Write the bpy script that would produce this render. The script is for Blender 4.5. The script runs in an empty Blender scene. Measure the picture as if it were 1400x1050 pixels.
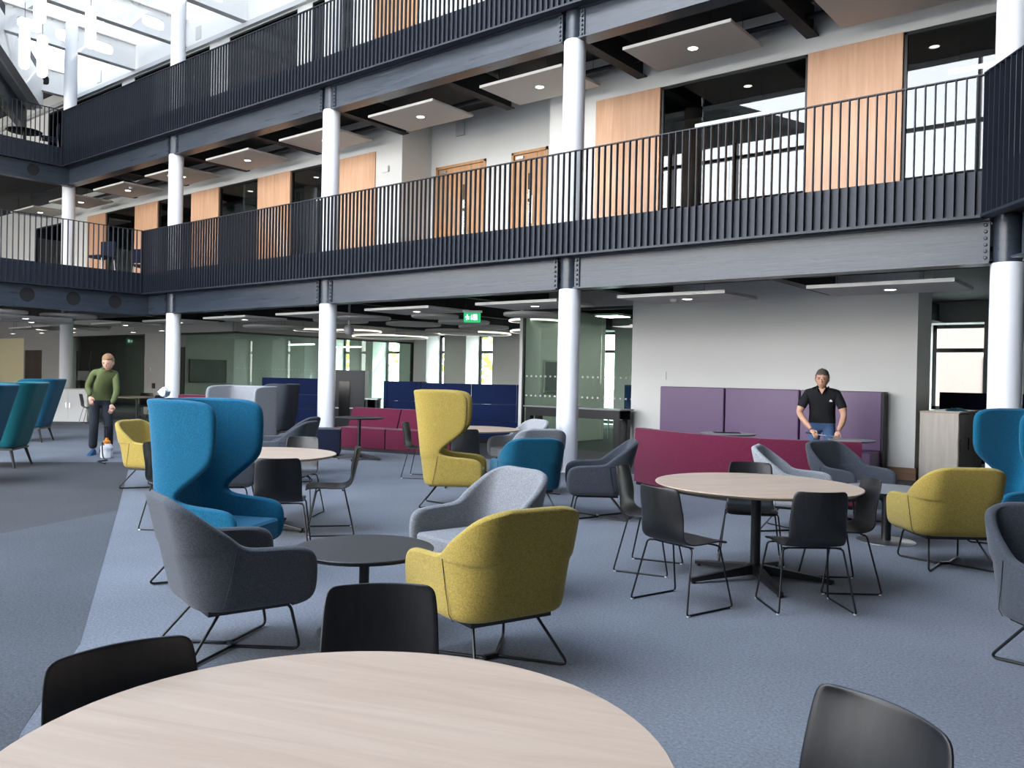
import bpy, bmesh, math, random
from mathutils import Vector, Matrix

scene = bpy.context.scene
col = scene.collection
rnd = random.Random(7)
PI = math.pi

# ------------------------------------------------------------------ camera
FPX, YAW, PITCH, ROLL, EYE = 1150.0, math.radians(38.95), math.radians(-0.45), math.radians(1.19), 1.53
_F = Vector((-math.sin(YAW) * math.cos(PITCH), math.cos(YAW) * math.cos(PITCH), math.sin(PITCH)))
_R = Vector((math.cos(YAW), math.sin(YAW), 0))
_U = _R.cross(_F)
_R2 = _R * math.cos(ROLL) + _U * math.sin(ROLL)
_U2 = _U * math.cos(ROLL) - _R * math.sin(ROLL)
cam_data = bpy.data.cameras.new('camera')
cam = bpy.data.objects.new('camera', cam_data)
col.objects.link(cam)
m = Matrix((_R2, _U2, -_F)).transposed().to_4x4()
m.translation = (0, 0, EYE)
cam.matrix_world = m
cam_data.sensor_width = 36
cam_data.sensor_fit = 'HORIZONTAL'
cam_data.lens = 36 * FPX / 1400
cam_data.clip_start = 0.05
cam_data.clip_end = 400
scene.camera = cam

# ------------------------------------------------------------------ world, sun, exposure
world = bpy.data.worlds.new('sky')
scene.world = world
world.use_nodes = True
wn = world.node_tree.nodes
wl = world.node_tree.links
wn.clear()
w_out = wn.new('ShaderNodeOutputWorld')
w_bg = wn.new('ShaderNodeBackground')
w_ramp = wn.new('ShaderNodeValToRGB')
w_sep = wn.new('ShaderNodeSeparateXYZ')
w_tc = wn.new('ShaderNodeTexCoord')
wl.new(w_tc.outputs['Generated'], w_sep.inputs[0])
wl.new(w_sep.outputs['Z'], w_ramp.inputs[0])
wl.new(w_ramp.outputs[0], w_bg.inputs[0])
wl.new(w_bg.outputs[0], w_out.inputs[0])
w_ramp.color_ramp.elements[0].position = 0.0
w_ramp.color_ramp.elements[0].color = (1.0, 0.96, 0.91, 1)
w_ramp.color_ramp.elements[1].position = 0.95
w_ramp.color_ramp.elements[1].color = (0.42, 0.52, 0.68, 1)
e = w_ramp.color_ramp.elements.new(0.45)
e.color = (0.72, 0.77, 0.86, 1)
e = w_ramp.color_ramp.elements.new(0.15)
e.color = (0.94, 0.95, 0.97, 1)
w_bg.inputs[1].default_value = 7.5

sun_d = bpy.data.lights.new('sun', 'SUN')
sun_d.energy = 3.0
sun_d.angle = math.radians(1.0)
sun_d.color = (1.0, 0.97, 0.92)
sun = bpy.data.objects.new('sun', sun_d)
col.objects.link(sun)
sun.rotation_euler = Vector((-0.62, -0.52, -0.60)).to_track_quat('-Z', 'Y').to_euler()

scene.view_settings.view_transform = 'Standard'
scene.view_settings.look = 'None'
scene.view_settings.gamma = 1.0
scene.view_settings.use_curve_mapping = False
scene.view_settings.exposure = 0.78


# ------------------------------------------------------------------ materials
def S(r, g, b):
    def f(c):
        c /= 255.0
        return c / 12.92 if c <= 0.04045 else ((c + 0.055) / 1.055) ** 2.4
    return (f(r), f(g), f(b), 1.0)


MATS = {}


def new_mat(name):
    mt = bpy.data.materials.new(name)
    mt.use_nodes = True
    nt = mt.node_tree
    MATS[name] = mt
    return mt, nt, nt.nodes['Principled BSDF']


def plain(name, c, rough=0.5, metal=0.0, spec=0.5, var=0.0, scale=8.0, bump=0.0, bscale=None, coat=0.0):
    mt, nt, b = new_mat(name)
    b.inputs['Base Color'].default_value = c
    b.inputs['Roughness'].default_value = rough
    b.inputs['Metallic'].default_value = metal
    b.inputs['Specular IOR Level'].default_value = spec
    if coat:
        b.inputs['Coat Weight'].default_value = coat
        b.inputs['Coat Roughness'].default_value = 0.1
    if var or bump:
        tc = nt.nodes.new('ShaderNodeTexCoord')
        nz = nt.nodes.new('ShaderNodeTexNoise')
        nz.inputs['Scale'].default_value = scale
        nz.inputs['Detail'].default_value = 4
        nt.links.new(tc.outputs['Object'], nz.inputs['Vector'])
        if var:
            mx = nt.nodes.new('ShaderNodeMix')
            mx.data_type = 'RGBA'
            mx.inputs['A'].default_value = tuple(max(0, v * (1 - var)) for v in c[:3]) + (1,)
            mx.inputs['B'].default_value = tuple(min(1, v * (1 + var)) for v in c[:3]) + (1,)
            nt.links.new(nz.outputs['Fac'], mx.inputs['Factor'])
            nt.links.new(mx.outputs['Result'], b.inputs['Base Color'])
        if bump:
            n2 = nt.nodes.new('ShaderNodeTexNoise')
            n2.inputs['Scale'].default_value = bscale or scale
            n2.inputs['Detail'].default_value = 3
            nt.links.new(tc.outputs['Object'], n2.inputs['Vector'])
            bp = nt.nodes.new('ShaderNodeBump')
            bp.inputs['Strength'].default_value = bump
            bp.inputs['Distance'].default_value = 0.004
            nt.links.new(n2.outputs['Fac'], bp.inputs['Height'])
            nt.links.new(bp.outputs['Normal'], b.inputs['Normal'])
    return mt


def fabric(name, c, sheen=0.15):
    """wool felt: fine two-tone fleck and a soft weave bump"""
    mt, nt, b = new_mat(name)
    b.inputs['Roughness'].default_value = 0.95
    b.inputs['Specular IOR Level'].default_value = 0.15
    b.inputs['Sheen Weight'].default_value = sheen
    b.inputs['Sheen Roughness'].default_value = 0.5
    tc = nt.nodes.new('ShaderNodeTexCoord')
    nz = nt.nodes.new('ShaderNodeTexNoise')
    nz.inputs['Scale'].default_value = 130
    nz.inputs['Detail'].default_value = 3
    nt.links.new(tc.outputs['Object'], nz.inputs['Vector'])
    rp = nt.nodes.new('ShaderNodeValToRGB')
    rp.color_ramp.elements[0].position = 0.35
    rp.color_ramp.elements[1].position = 0.65
    rp.color_ramp.elements[0].color = tuple(v * 0.78 for v in c[:3]) + (1,)
    rp.color_ramp.elements[1].color = tuple(min(1, v * 1.22) for v in c[:3]) + (1,)
    nt.links.new(nz.outputs['Fac'], rp.inputs[0])
    nt.links.new(rp.outputs[0], b.inputs['Base Color'])
    bp = nt.nodes.new('ShaderNodeBump')
    bp.inputs['Strength'].default_value = 0.25
    bp.inputs['Distance'].default_value = 0.003
    nt.links.new(nz.outputs['Fac'], bp.inputs['Height'])
    nt.links.new(bp.outputs['Normal'], b.inputs['Normal'])
    return mt


def carpet(name, c1, c2, band=0.0):
    mt, nt, b = new_mat(name)
    b.inputs['Roughness'].default_value = 1.0
    b.inputs['Specular IOR Level'].default_value = 0.1
    tc = nt.nodes.new('ShaderNodeTexCoord')
    nz = nt.nodes.new('ShaderNodeTexNoise')
    nz.inputs['Scale'].default_value = 62
    nz.inputs['Detail'].default_value = 6
    nz.inputs['Roughness'].default_value = 0.75
    nt.links.new(tc.outputs['Object'], nz.inputs['Vector'])
    n3 = nt.nodes.new('ShaderNodeTexNoise')
    n3.inputs['Scale'].default_value = 0.7
    nt.links.new(tc.outputs['Object'], n3.inputs['Vector'])
    ad = nt.nodes.new('ShaderNodeMath')
    ad.operation = 'MULTIPLY_ADD'
    ad.inputs[1].default_value = 0.25
    nt.links.new(n3.outputs['Fac'], ad.inputs[0])
    nt.links.new(nz.outputs['Fac'], ad.inputs[2])
    rp = nt.nodes.new('ShaderNodeValToRGB')
    rp.color_ramp.elements[0].position = 0.42
    rp.color_ramp.elements[1].position = 0.84
    rp.color_ramp.elements[0].color = c1
    rp.color_ramp.elements[1].color = c2
    nt.links.new(ad.outputs[0], rp.inputs[0])
    nt.links.new(rp.outputs[0], b.inputs['Base Color'])
    bp = nt.nodes.new('ShaderNodeBump')
    bp.inputs['Strength'].default_value = 0.5
    bp.inputs['Distance'].default_value = 0.006
    nt.links.new(nz.outputs['Fac'], bp.inputs['Height'])
    nt.links.new(bp.outputs['Normal'], b.inputs['Normal'])
    return mt


def wood(name, c1, c2, scale=(1, 1, 1), rough=0.45, dist=3.0, wscale=2.0, coat=0.0):
    mt, nt, b = new_mat(name)
    b.inputs['Roughness'].default_value = rough
    b.inputs['Coat Weight'].default_value = coat
    b.inputs['Coat Roughness'].default_value = 0.25
    tc = nt.nodes.new('ShaderNodeTexCoord')
    mp = nt.nodes.new('ShaderNodeMapping')
    mp.inputs['Scale'].default_value = scale
    nt.links.new(tc.outputs['Object'], mp.inputs[0])
    nz = nt.nodes.new('ShaderNodeTexNoise')
    nz.inputs['Scale'].default_value = wscale
    nz.inputs['Detail'].default_value = 6
    nz.inputs['Roughness'].default_value = 0.6
    nz.inputs['Distortion'].default_value = dist * 0.2
    nt.links.new(mp.outputs[0], nz.inputs['Vector'])
    rp = nt.nodes.new('ShaderNodeValToRGB')
    rp.color_ramp.elements[0].position = 0.3
    rp.color_ramp.elements[1].position = 0.7
    rp.color_ramp.elements[0].color = c1
    rp.color_ramp.elements[1].color = c2
    nt.links.new(nz.outputs['Fac'], rp.inputs[0])
    nt.links.new(rp.outputs[0], b.inputs['Base Color'])
    return mt


def glass(name, tint=(0.9, 0.97, 0.94), ior=1.6, rough=0.0):
    """thin architectural pane: tinted see-through with Fresnel mirror"""
    mt = bpy.data.materials.new(name)
    mt.use_nodes = True
    nt = mt.node_tree
    nt.nodes.clear()
    out = nt.nodes.new('ShaderNodeOutputMaterial')
    mix = nt.nodes.new('ShaderNodeMixShader')
    tr = nt.nodes.new('ShaderNodeBsdfTransparent')
    tr.inputs[0].default_value = tuple(tint) + (1,)
    gl = nt.nodes.new('ShaderNodeBsdfGlossy')
    gl.inputs['Roughness'].default_value = rough
    gl.inputs['Color'].default_value = (0.95, 0.98, 0.97, 1)
    fr = nt.nodes.new('ShaderNodeFresnel')
    fr.inputs['IOR'].default_value = ior
    # each pane is a thin slab: only its outer faces mirror, its inner faces pass
    ge = nt.nodes.new('ShaderNodeNewGeometry')
    mb_ = nt.nodes.new('ShaderNodeMath')
    mb_.operation = 'SUBTRACT'
    mb_.inputs[0].default_value = 1.0
    mm_ = nt.nodes.new('ShaderNodeMath')
    mm_.operation = 'MULTIPLY'
    nt.links.new(ge.outputs['Backfacing'], mb_.inputs[1])
    nt.links.new(fr.outputs[0], mm_.inputs[0])
    nt.links.new(mb_.outputs[0], mm_.inputs[1])
    nt.links.new(mm_.outputs[0], mix.inputs[0])
    nt.links.new(tr.outputs[0], mix.inputs[1])
    nt.links.new(gl.outputs[0], mix.inputs[2])
    nt.links.new(mix.outputs[0], out.inputs[0])
    MATS[name] = mt
    return mt


def emit(name, c, s):
    mt, nt, b = new_mat(name)
    b.inputs['Base Color'].default_value = c
    b.inputs['Emission Color'].default_value = c
    b.inputs['Emission Strength'].default_value = s
    return mt


plain('white_paint', S(228, 228, 226), 0.6, var=0.02, scale=3)
plain('white_wall', S(226, 226, 222), 0.75, var=0.02, scale=2)
plain('grey_wall', S(176, 174, 170), 0.8, var=0.03, scale=2)
plain('dim_wall', S(84, 84, 86), 0.8)
plain('cream_wall', S(246, 232, 190), 0.8, var=0.02, scale=2)
plain('column_white', S(232, 233, 236), 0.42, var=0.01, scale=3)
sdm, sdn, sdb = new_mat('steel_dark')       # brush painted steel: long streaks in gloss and tone
sdb.inputs['Specular IOR Level'].default_value = 0.5
sd_tc = sdn.nodes.new('ShaderNodeTexCoord')
sd_mp = sdn.nodes.new('ShaderNodeMapping')
sd_mp.inputs['Scale'].default_value = (0.7, 9.0, 9.0)
sd_nz = sdn.nodes.new('ShaderNodeTexNoise')
sd_nz.inputs['Scale'].default_value = 1.6
sd_nz.inputs['Detail'].default_value = 6
sd_nz.inputs['Roughness'].default_value = 0.65
sdn.links.new(sd_tc.outputs['Object'], sd_mp.inputs[0])
sdn.links.new(sd_mp.outputs[0], sd_nz.inputs['Vector'])
sd_cr = sdn.nodes.new('ShaderNodeValToRGB')
sd_cr.color_ramp.elements[0].position = 0.3
sd_cr.color_ramp.elements[1].position = 0.7
sd_cr.color_ramp.elements[0].color = S(42, 50, 60)
sd_cr.color_ramp.elements[1].color = S(60, 68, 78)
sd_rr = sdn.nodes.new('ShaderNodeMapRange')
sd_rr.inputs['To Min'].default_value = 0.18
sd_rr.inputs['To Max'].default_value = 0.45
sdn.links.new(sd_nz.outputs['Fac'], sd_cr.inputs[0])
sdn.links.new(sd_nz.outputs['Fac'], sd_rr.inputs['Value'])
sdn.links.new(sd_cr.outputs[0], sdb.inputs['Base Color'])
sdn.links.new(sd_rr.outputs[0], sdb.inputs['Roughness'])
sd_bp = sdn.nodes.new('ShaderNodeBump')
sd_bp.inputs['Strength'].default_value = 0.35
sd_bp.inputs['Distance'].default_value = 0.01
sdn.links.new(sd_nz.outputs['Fac'], sd_bp.inputs['Height'])
sdn.links.new(sd_bp.outputs['Normal'], sdb.inputs['Normal'])
plain('steel_bars', S(38, 43, 53), 0.45, spec=0.4)
plain('steel_plate', S(44, 50, 61), 0.5, spec=0.4, var=0.08, scale=2)
plain('soffit_dark', S(34, 37, 41), 0.7)
plain('void_dark', S(26, 28, 31), 0.9)
plain('deck_grey', S(118, 122, 118), 0.7, var=0.1, scale=5)
plain('raft_grey', S(206, 202, 196), 0.9, var=0.03, scale=30)
plain('raft_edge', S(238, 236, 230), 0.8)
plain('black_metal', S(16, 17, 19), 0.35, spec=0.5)
plain('black_frame', S(24, 27, 30), 0.4)
plain('black_plastic', S(20, 21, 23), 0.5)
plain('chrome', S(200, 202, 205), 0.35, metal=1.0)
plain('clear_foot', S(215, 220, 225), 0.3)
plain('laminate_dark', S(50, 51, 54), 0.38, var=0.06, scale=60)
plain('grey_top', S(128, 130, 132), 0.45)
plain('table_edge', S(196, 172, 142), 0.5)
fabric('felt_teal', S(20, 94, 124))
fabric('felt_teal_deep', S(20, 88, 114))
fabric('felt_green_teal', S(20, 100, 108))
fabric('felt_mustard', S(164, 142, 70))
fabric('felt_charcoal', S(76, 79, 84))
fabric('felt_dark', S(62, 66, 73))
fabric('felt_grey', S(152, 154, 157))
fabric('felt_midgrey', S(130, 131, 134))
fabric('felt_burgundy', S(94, 30, 53))
fabric('felt_blue', S(28, 42, 84))
fabric('felt_navy', S(22, 27, 46))
plain('vinyl_purple', S(112, 86, 122), 0.45, var=0.05, scale=2, bump=0.15, bscale=5)
carpet('carpet_blue', S(92, 95, 101), S(138, 142, 149))
carpet('carpet_grey', S(68, 70, 73), S(102, 105, 109))
carpet('carpet_brown', S(66, 66, 67), S(92, 92, 93))
wood('oak_panel', S(204, 156, 120), S(224, 180, 146), (6, 6, 0.35), 0.5)
wood('oak_door', S(186, 138, 92), S(208, 160, 114), (6, 6, 0.35), 0.45)
wood('oak_pale', S(180, 156, 135), S(199, 177, 156), (0.8, 9, 1), 0.42, wscale=1.6)
wood('oak_side', S(196, 186, 174), S(214, 206, 194), (7, 7, 0.3), 0.45)
wood('skirting_oak', S(120, 88, 62), S(146, 110, 80), (0.5, 6, 8), 0.5)
wood('ply_black', S(9, 10, 11), S(29, 30, 32), (7, 7, 0.5), 0.45, dist=6, wscale=3, coat=0.15)
wood('walnut_door', S(70, 60, 54), S(90, 78, 70), (5, 5, 0.3), 0.5)
glass('glass_clear', (0.93, 0.98, 0.96), 1.55)
glass('glass_green', (0.84, 0.95, 0.88), 1.6)
glass('glass_smoke', (0.52, 0.58, 0.57), 1.85)
glass('glass_dull', (0.16, 0.18, 0.18), 1.25)
glass('roof_glass', (0.44, 0.45, 0.46), 1.4)
emit('lamp_warm', (1.0, 0.93, 0.82, 1), 9.0)
emit('lamp_ring', (1.0, 0.92, 0.80, 1), 1.3)
emit('lamp_white', (1.0, 0.98, 0.94, 1), 2.5)
emit('fill_glow', (1.0, 0.98, 0.92, 1), 9.0)  # glow of the added fill panels
emit('exit_green', S(20, 150, 90), 0.8)
emit('exit_white', (0.85, 1.0, 0.92, 1), 1.6)
plain('skin_a', S(206, 158, 132), 0.55)
plain('skin_b', S(214, 168, 144), 0.55)
plain('polo_black', S(20, 21, 25), 0.9)
plain('jeans', S(74, 102, 140), 0.9, var=0.2, scale=14)
plain('sweater_green', S(94, 103, 62), 0.95, var=0.06, scale=40)
plain('trousers_dark', S(34, 37, 46), 0.9)
plain('hair_grey', S(84, 76, 68), 0.8, var=0.3, scale=60)
plain('hair_fair', S(146, 112, 80), 0.8, var=0.3, scale=60)
plain('shoe_blue', S(30, 84, 122), 0.7)
plain('eye_dark', S(40, 30, 26), 0.4)
plain('lip', S(170, 104, 92), 0.5)
plain('bottle_white', S(226, 228, 232), 0.4)
plain('orange_cap', S(232, 140, 34), 0.45)
plain('label_dark', S(66, 66, 96), 0.6)
plain('paper', S(236, 236, 234), 0.9)
plain('screen_black', S(14, 15, 17), 0.2)
lm, lnt, lb = new_mat('leaf')
lb.inputs['Base Color'].default_value = S(150, 170, 60)
lb.inputs['Roughness'].default_value = 0.8
ltr = lnt.nodes.new('ShaderNodeBsdfTranslucent')
ltr.inputs[0].default_value = S(200, 205, 90)
lmx = lnt.nodes.new('ShaderNodeMixShader')
lmx.inputs[0].default_value = 0.6
lnt.links.new(lb.outputs[0], lmx.inputs[1])
lnt.links.new(ltr.outputs[0], lmx.inputs[2])
lnt.links.new(lmx.outputs[0], lnt.nodes['Material Output'].inputs[0])
plain('bark', S(90, 76, 62), 0.9)
plain('pavement', S(178, 176, 170), 0.9, var=0.1, scale=1)
plain('brick_pale', S(150, 130, 121), 0.9, var=0.08, scale=4)
plain('board_grey', S(196, 196, 196), 0.6)
plain('zip_mint', S(120, 190, 180), 0.6)


# ------------------------------------------------------------------ mesh helpers
class MB:
    def __init__(self):
        self.v = []
        self.f = []

    def add(self, vs, fs):
        o = len(self.v)
        self.v += [tuple(p) for p in vs]
        self.f += [tuple(i + o for i in f) for f in fs]
        return self

    def box(self, x0, x1, y0, y1, z0, z1):
        v = [(x0, y0, z0), (x1, y0, z0), (x1, y1, z0), (x0, y1, z0), (x0, y0, z1), (x1, y0, z1), (x1, y1, z1), (x0, y1, z1)]
        return self.add(v, [(0, 3, 2, 1), (4, 5, 6, 7), (0, 1, 5, 4), (1, 2, 6, 5), (2, 3, 7, 6), (3, 0, 4, 7)])

    def prism(self, pts, z0, z1):
        n = len(pts)
        v = [(p[0], p[1], z0) for p in pts] + [(p[0], p[1], z1) for p in pts]
        f = [tuple(range(n - 1, -1, -1)), tuple(range(n, 2 * n))]
        f += [(i, (i + 1) % n, n + (i + 1) % n, n + i) for i in range(n)]
        return self.add(v, f)

    def tube(self, pts, r, seg=8, rend=None):
        pts = [Vector(p) for p in pts]
        n = len(pts)
        rs = [r] * n if rend is None else [r + (rend - r) * i / (n - 1) for i in range(n)]
        t0 = (pts[1] - pts[0]).normalized()
        up = Vector((0, 0, 1)) if abs(t0.z) < 0.9 else Vector((1, 0, 0))
        a = t0.cross(up).normalized()
        vs = []
        pt = t0
        for i, p in enumerate(pts):
            t = (pts[min(i + 1, n - 1)] - pts[max(i - 1, 0)])
            t = t.normalized() if t.length > 1e-9 else pt
            a = (a - t * a.dot(t))
            a = a.normalized() if a.length > 1e-6 else t.orthogonal().normalized()
            b = t.cross(a)
            for k in range(seg):
                th = 2 * PI * k / seg
                vs.append(p + (a * math.cos(th) + b * math.sin(th)) * rs[i])
            pt = t
        fs = []
        for i in range(n - 1):
            for k in range(seg):
                k2 = (k + 1) % seg
                fs.append((i * seg + k, i * seg + k2, (i + 1) * seg + k2, (i + 1) * seg + k))
        fs.append(tuple(range(seg - 1, -1, -1)))
        fs.append(tuple((n - 1) * seg + k for k in range(seg)))
        return self.add(vs, fs)

    def lathe(self, prof, seg=32, c=(0, 0, 0), caps=True):
        """prof: (radius, z) from bottom to top"""
        vs = []
        fs = []
        n = len(prof)
        for r, z in prof:
            for k in range(seg):
                th = 2 * PI * k / seg
                vs.append((c[0] + r * math.cos(th), c[1] + r * math.sin(th), c[2] + z))
        for i in range(n - 1):
            for k in range(seg):
                k2 = (k + 1) % seg
                fs.append((i * seg + k, i * seg + k2, (i + 1) * seg + k2, (i + 1) * seg + k))
        if caps and prof[0][0] > 1e-6:
            fs.append(tuple(range(seg - 1, -1, -1)))
        if caps and prof[-1][0] > 1e-6:
            fs.append(tuple((n - 1) * seg + k for k in range(seg)))
        return self.add(vs, fs)

    def ball(self, c, r, seg=12, rings=8, M=None):
        rx, ry, rz = (r, r, r) if not isinstance(r, (tuple, list)) else r
        vs = []
        fs = []
        for i in range(rings + 1):
            ph = -PI / 2 + PI * i / rings
            for k in range(seg):
                th = 2 * PI * k / seg
                p = Vector((rx * math.cos(ph) * math.cos(th), ry * math.cos(ph) * math.sin(th), rz * math.sin(ph)))
                if M is not None:
                    p = M @ p
                vs.append((p[0] + c[0], p[1] + c[1], p[2] + c[2]))
        for i in range(rings):
            for k in range(seg):
                k2 = (k + 1) % seg
                fs.append((i * seg + k, i * seg + k2, (i + 1) * seg + k2, (i + 1) * seg + k))
        return self.add(vs, fs)

    def mesh(self, name, mat, smooth=False, bevel=0.0, bseg=2, weld=False):
        me = bpy.data.meshes.new(name)
        me.from_pydata(self.v, [], self.f)
        if bevel or weld:
            bm = bmesh.new()
            bm.from_mesh(me)
            if weld:
                bmesh.ops.remove_doubles(bm, verts=bm.verts, dist=1e-5)
            if bevel:
                bmesh.ops.bevel(bm, geom=list(bm.edges), offset=bevel, segments=bseg, profile=0.7, affect='EDGES')
            bm.to_mesh(me)
            bm.free()
        if mat:
            me.materials.append(MATS[mat])
        if smooth:
            sm(me)
        me.update()
        return me

    def build(self, name, mat, parent=None, smooth=False, bevel=0.0, bseg=2, loc=(0, 0, 0), rz=0.0, weld=False):
        return link(name, self.mesh(name, mat, smooth, bevel, bseg, weld), parent, loc, rz)


def sm(me, angle=40):
    for p in me.polygons:
        p.use_smooth = True
    try:
        me.set_sharp_from_angle(angle=math.radians(angle))
    except Exception:
        pass


def link(name, me, parent=None, loc=(0, 0, 0), rz=0.0):
    o = bpy.data.objects.new(name, me)
    col.objects.link(o)
    o.location = loc
    o.rotation_euler = (0, 0, rz)
    if parent is not None:
        o.parent = parent
    return o


def tag(o, label=None, cat=None, group=None, kind=None):
    if label:
        o['label'] = label
    if cat:
        o['category'] = cat
    if group:
        o['group'] = group
    if kind:
        o['kind'] = kind
    return o


def thing(name, label, cat, loc=(0, 0, 0), rz=0.0, group=None, kind=None):
    o = link(name, None, None, loc, rz)
    o.empty_display_size = 0.1
    return tag(o, label, cat, group, kind)


KIDS = {}


def copy_tree(o, parent=None):
    c = o.copy()
    col.objects.link(c)
    c.parent = parent
    for ch in list(o.children):
        copy_tree(ch, c)
    return c


def fillet(pts, r, n=4):
    pts = [Vector(p) for p in pts]
    out = [pts[0]]
    for i in range(1, len(pts) - 1):
        a, b, c = pts[i - 1], pts[i], pts[i + 1]
        d1 = (a - b)
        d2 = (c - b)
        rr = min(r, d1.length * 0.45, d2.length * 0.45)
        p1 = b + d1.normalized() * rr
        p2 = b + d2.normalized() * rr
        for k in range(n + 1):
            t = k / n
            out.append(p1 * (1 - t) ** 2 + b * 2 * t * (1 - t) + p2 * t * t)
    out.append(pts[-1])
    return out


def heading(f):
    return math.atan2(f[1], f[0]) - PI / 2


def rbox(x0, x1, y0, y1, z0, z1):
    return MB().box(x0, x1, y0, y1, z0, z1)


ORD = ['first', 'second', 'third', 'fourth', 'fifth', 'sixth', 'seventh', 'eighth', 'ninth', 'tenth', 'eleventh', 'twelfth']

# ================================================================== SETTING
YC, YB = 11.25, 10.95
XC = [-1.70, -7.92, -14.08, -20.24, -26.38]
RB = (0.594, -0.804)          # direction of the right-hand balcony
RC = (-1.93, 10.95)
F1, F2 = 4.03, 8.03
FB1, FB2 = 3.50, 7.48
RL1, RL2 = 5.13, 9.11
XL1, XL2 = -21.24, -26.05
YW, YG, YX = 13.30, 14.62, 22.20


def struct(name, mb, mat, label, cat, bevel=0.0, smooth=False):
    return tag(mb.build(name, mat, None, smooth, bevel), label, cat, None, 'structure')


# floor and carpets
struct('floor', MB().box(-42, 6, -6.6, 24, -0.12, 0.0), 'carpet_blue', 'blue grey flecked carpet under the cafe tables', 'floor')
inl = MB().prism([(-13.59, 6.84), (-9.02, 4.41), (-8.42, 2.95), (-7.0, -0.4), (-24, -0.4), (-24, 1.0), (-17.6, 1.95)], -0.02, 0.0015)
struct('floor_walkway_brown', inl, 'carpet_brown', 'dark brown grey strip of walkway carpet beside the teal lounge chairs', 'floor')
inl = MB().prism([(-9.02, 4.41), (-4.78, 2.14), (-3.79, 1.46), (0.6, -0.9), (0.6, -6.5), (-7.0, -6.5), (-7.0, -0.4), (-8.42, 2.95)], -0.02, 0.0015)
struct('floor_walkway_grey', inl, 'carpet_grey', 'mid grey walkway carpet at the lower left of the photo', 'floor')
struct('floor_lounge', MB().prism([(-22.7, 11.9), (-6.6, 11.9), (-3.0, 14.0), (5.9, 14.0), (5.9, 22.2), (-22.7, 22.2)], -0.02, 0.0015), 'carpet_brown',
       'brown grey carpet behind the white columns', 'floor')
struct('ground_outside', MB().box(-120, 80, -90, 120, -0.5, -0.15), 'pavement', 'pale paving outside the windows', 'ground')

# storey slabs
for nm, xl, z0, z1, lab in (('ceiling', XL1, 3.56, F1, 'dark first floor slab over the ground floor lounge'),
                            ('ceiling_upper', XL2, 7.56, F2, 'dark second floor slab over the first floor gallery')):
    e1 = (RC[0] + RB[0] * 9, RC[1] + RB[1] * 9)
    pts = [(xl + .03, YB + .05), (RC[0] + .02, YB + .05), (e1[0] + .03, e1[1] + .03), (5.98, e1[1] + .03), (5.98, 23.0), (-41.9, 23.0), (-41.9, -6.4), (xl + .03, -6.4)]
    pts = [(p[0] - (0.08 if i in (0, 7) else 0), p[1]) for i, p in enumerate(pts)]
    struct(nm, MB().prism(pts, z0, z1), 'soffit_dark', lab, 'ceiling')

# roof: solid margins, open glazed field, covered left corner with a white fascia
RZ = 13.2
struct('ceiling_roof_back', MB().box(-42, 6, 13.3, 23.05, 12.2, RZ), 'white_paint', 'white roof over the upper rooms', 'ceiling')
struct('ceiling_roof_right', MB().box(-3.0, 6, -1.0, 13.3, RZ, RZ + .3), 'white_paint', 'white roof over the right hand gallery', 'ceiling')
struct('ceiling_roof_rear', MB().box(-5.0, 6, -6.6, -1.0, RZ, RZ + .3), 'white_paint', 'unseen white roof above the camera added to cut daylight', 'ceiling')  # unseen, closes the rear roof opening to cut daylight from the right
struct('ceiling_roof_front', MB().box(-42, -22.0, -1.0, 3.0, RZ, RZ + .3), 'white_paint', 'white roof over the front of the hall', 'ceiling')
A0, B0 = (-31.2, 12.4), (-15.0, 2.4)
struct('ceiling_roof_left', MB().prism([A0, B0, (-12, -6.6), (-42, -6.6), (-42, 13.3), (-31.2, 13.3)], 11.5, 11.8), 'soffit_dark',
       'dark covered roof at the upper left', 'ceiling')
dv = Vector((B0[0] - A0[0], B0[1] - A0[1], 0)).normalized()
nv = Vector((-dv.y, dv.x, 0))
if nv.y < 0:
    nv = -nv


def along(a, d, n, length, t0, t1, z0, z1):
    p = [Vector((a[0], a[1], 0)) + n * t for t in (t0, t1)]
    q = [x + d * length for x in p]
    return MB().prism([(p[0].x, p[0].y), (q[0].x, q[0].y), (q[1].x, q[1].y), (p[1].x, p[1].y)], z0, z1)


struct('trim_1', along(A0, dv, nv, 19, -.25, 0.0, 10.5, 11.5), 'white_paint', 'broad white roof edge fascia at the upper left corner', 'fascia')
struct('trim_2', along(A0, dv, nv, 19, -.75, -.5, 9.75, 10.6), 'steel_dark', 'dark steel roof beam under the white fascia', 'beam')
struct('trim_3', along(A0, dv, nv, 19, -.5, -.24, 10.42, 10.5), 'white_paint', 'white soffit strip between fascia and dark roof beam', 'fascia')


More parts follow.
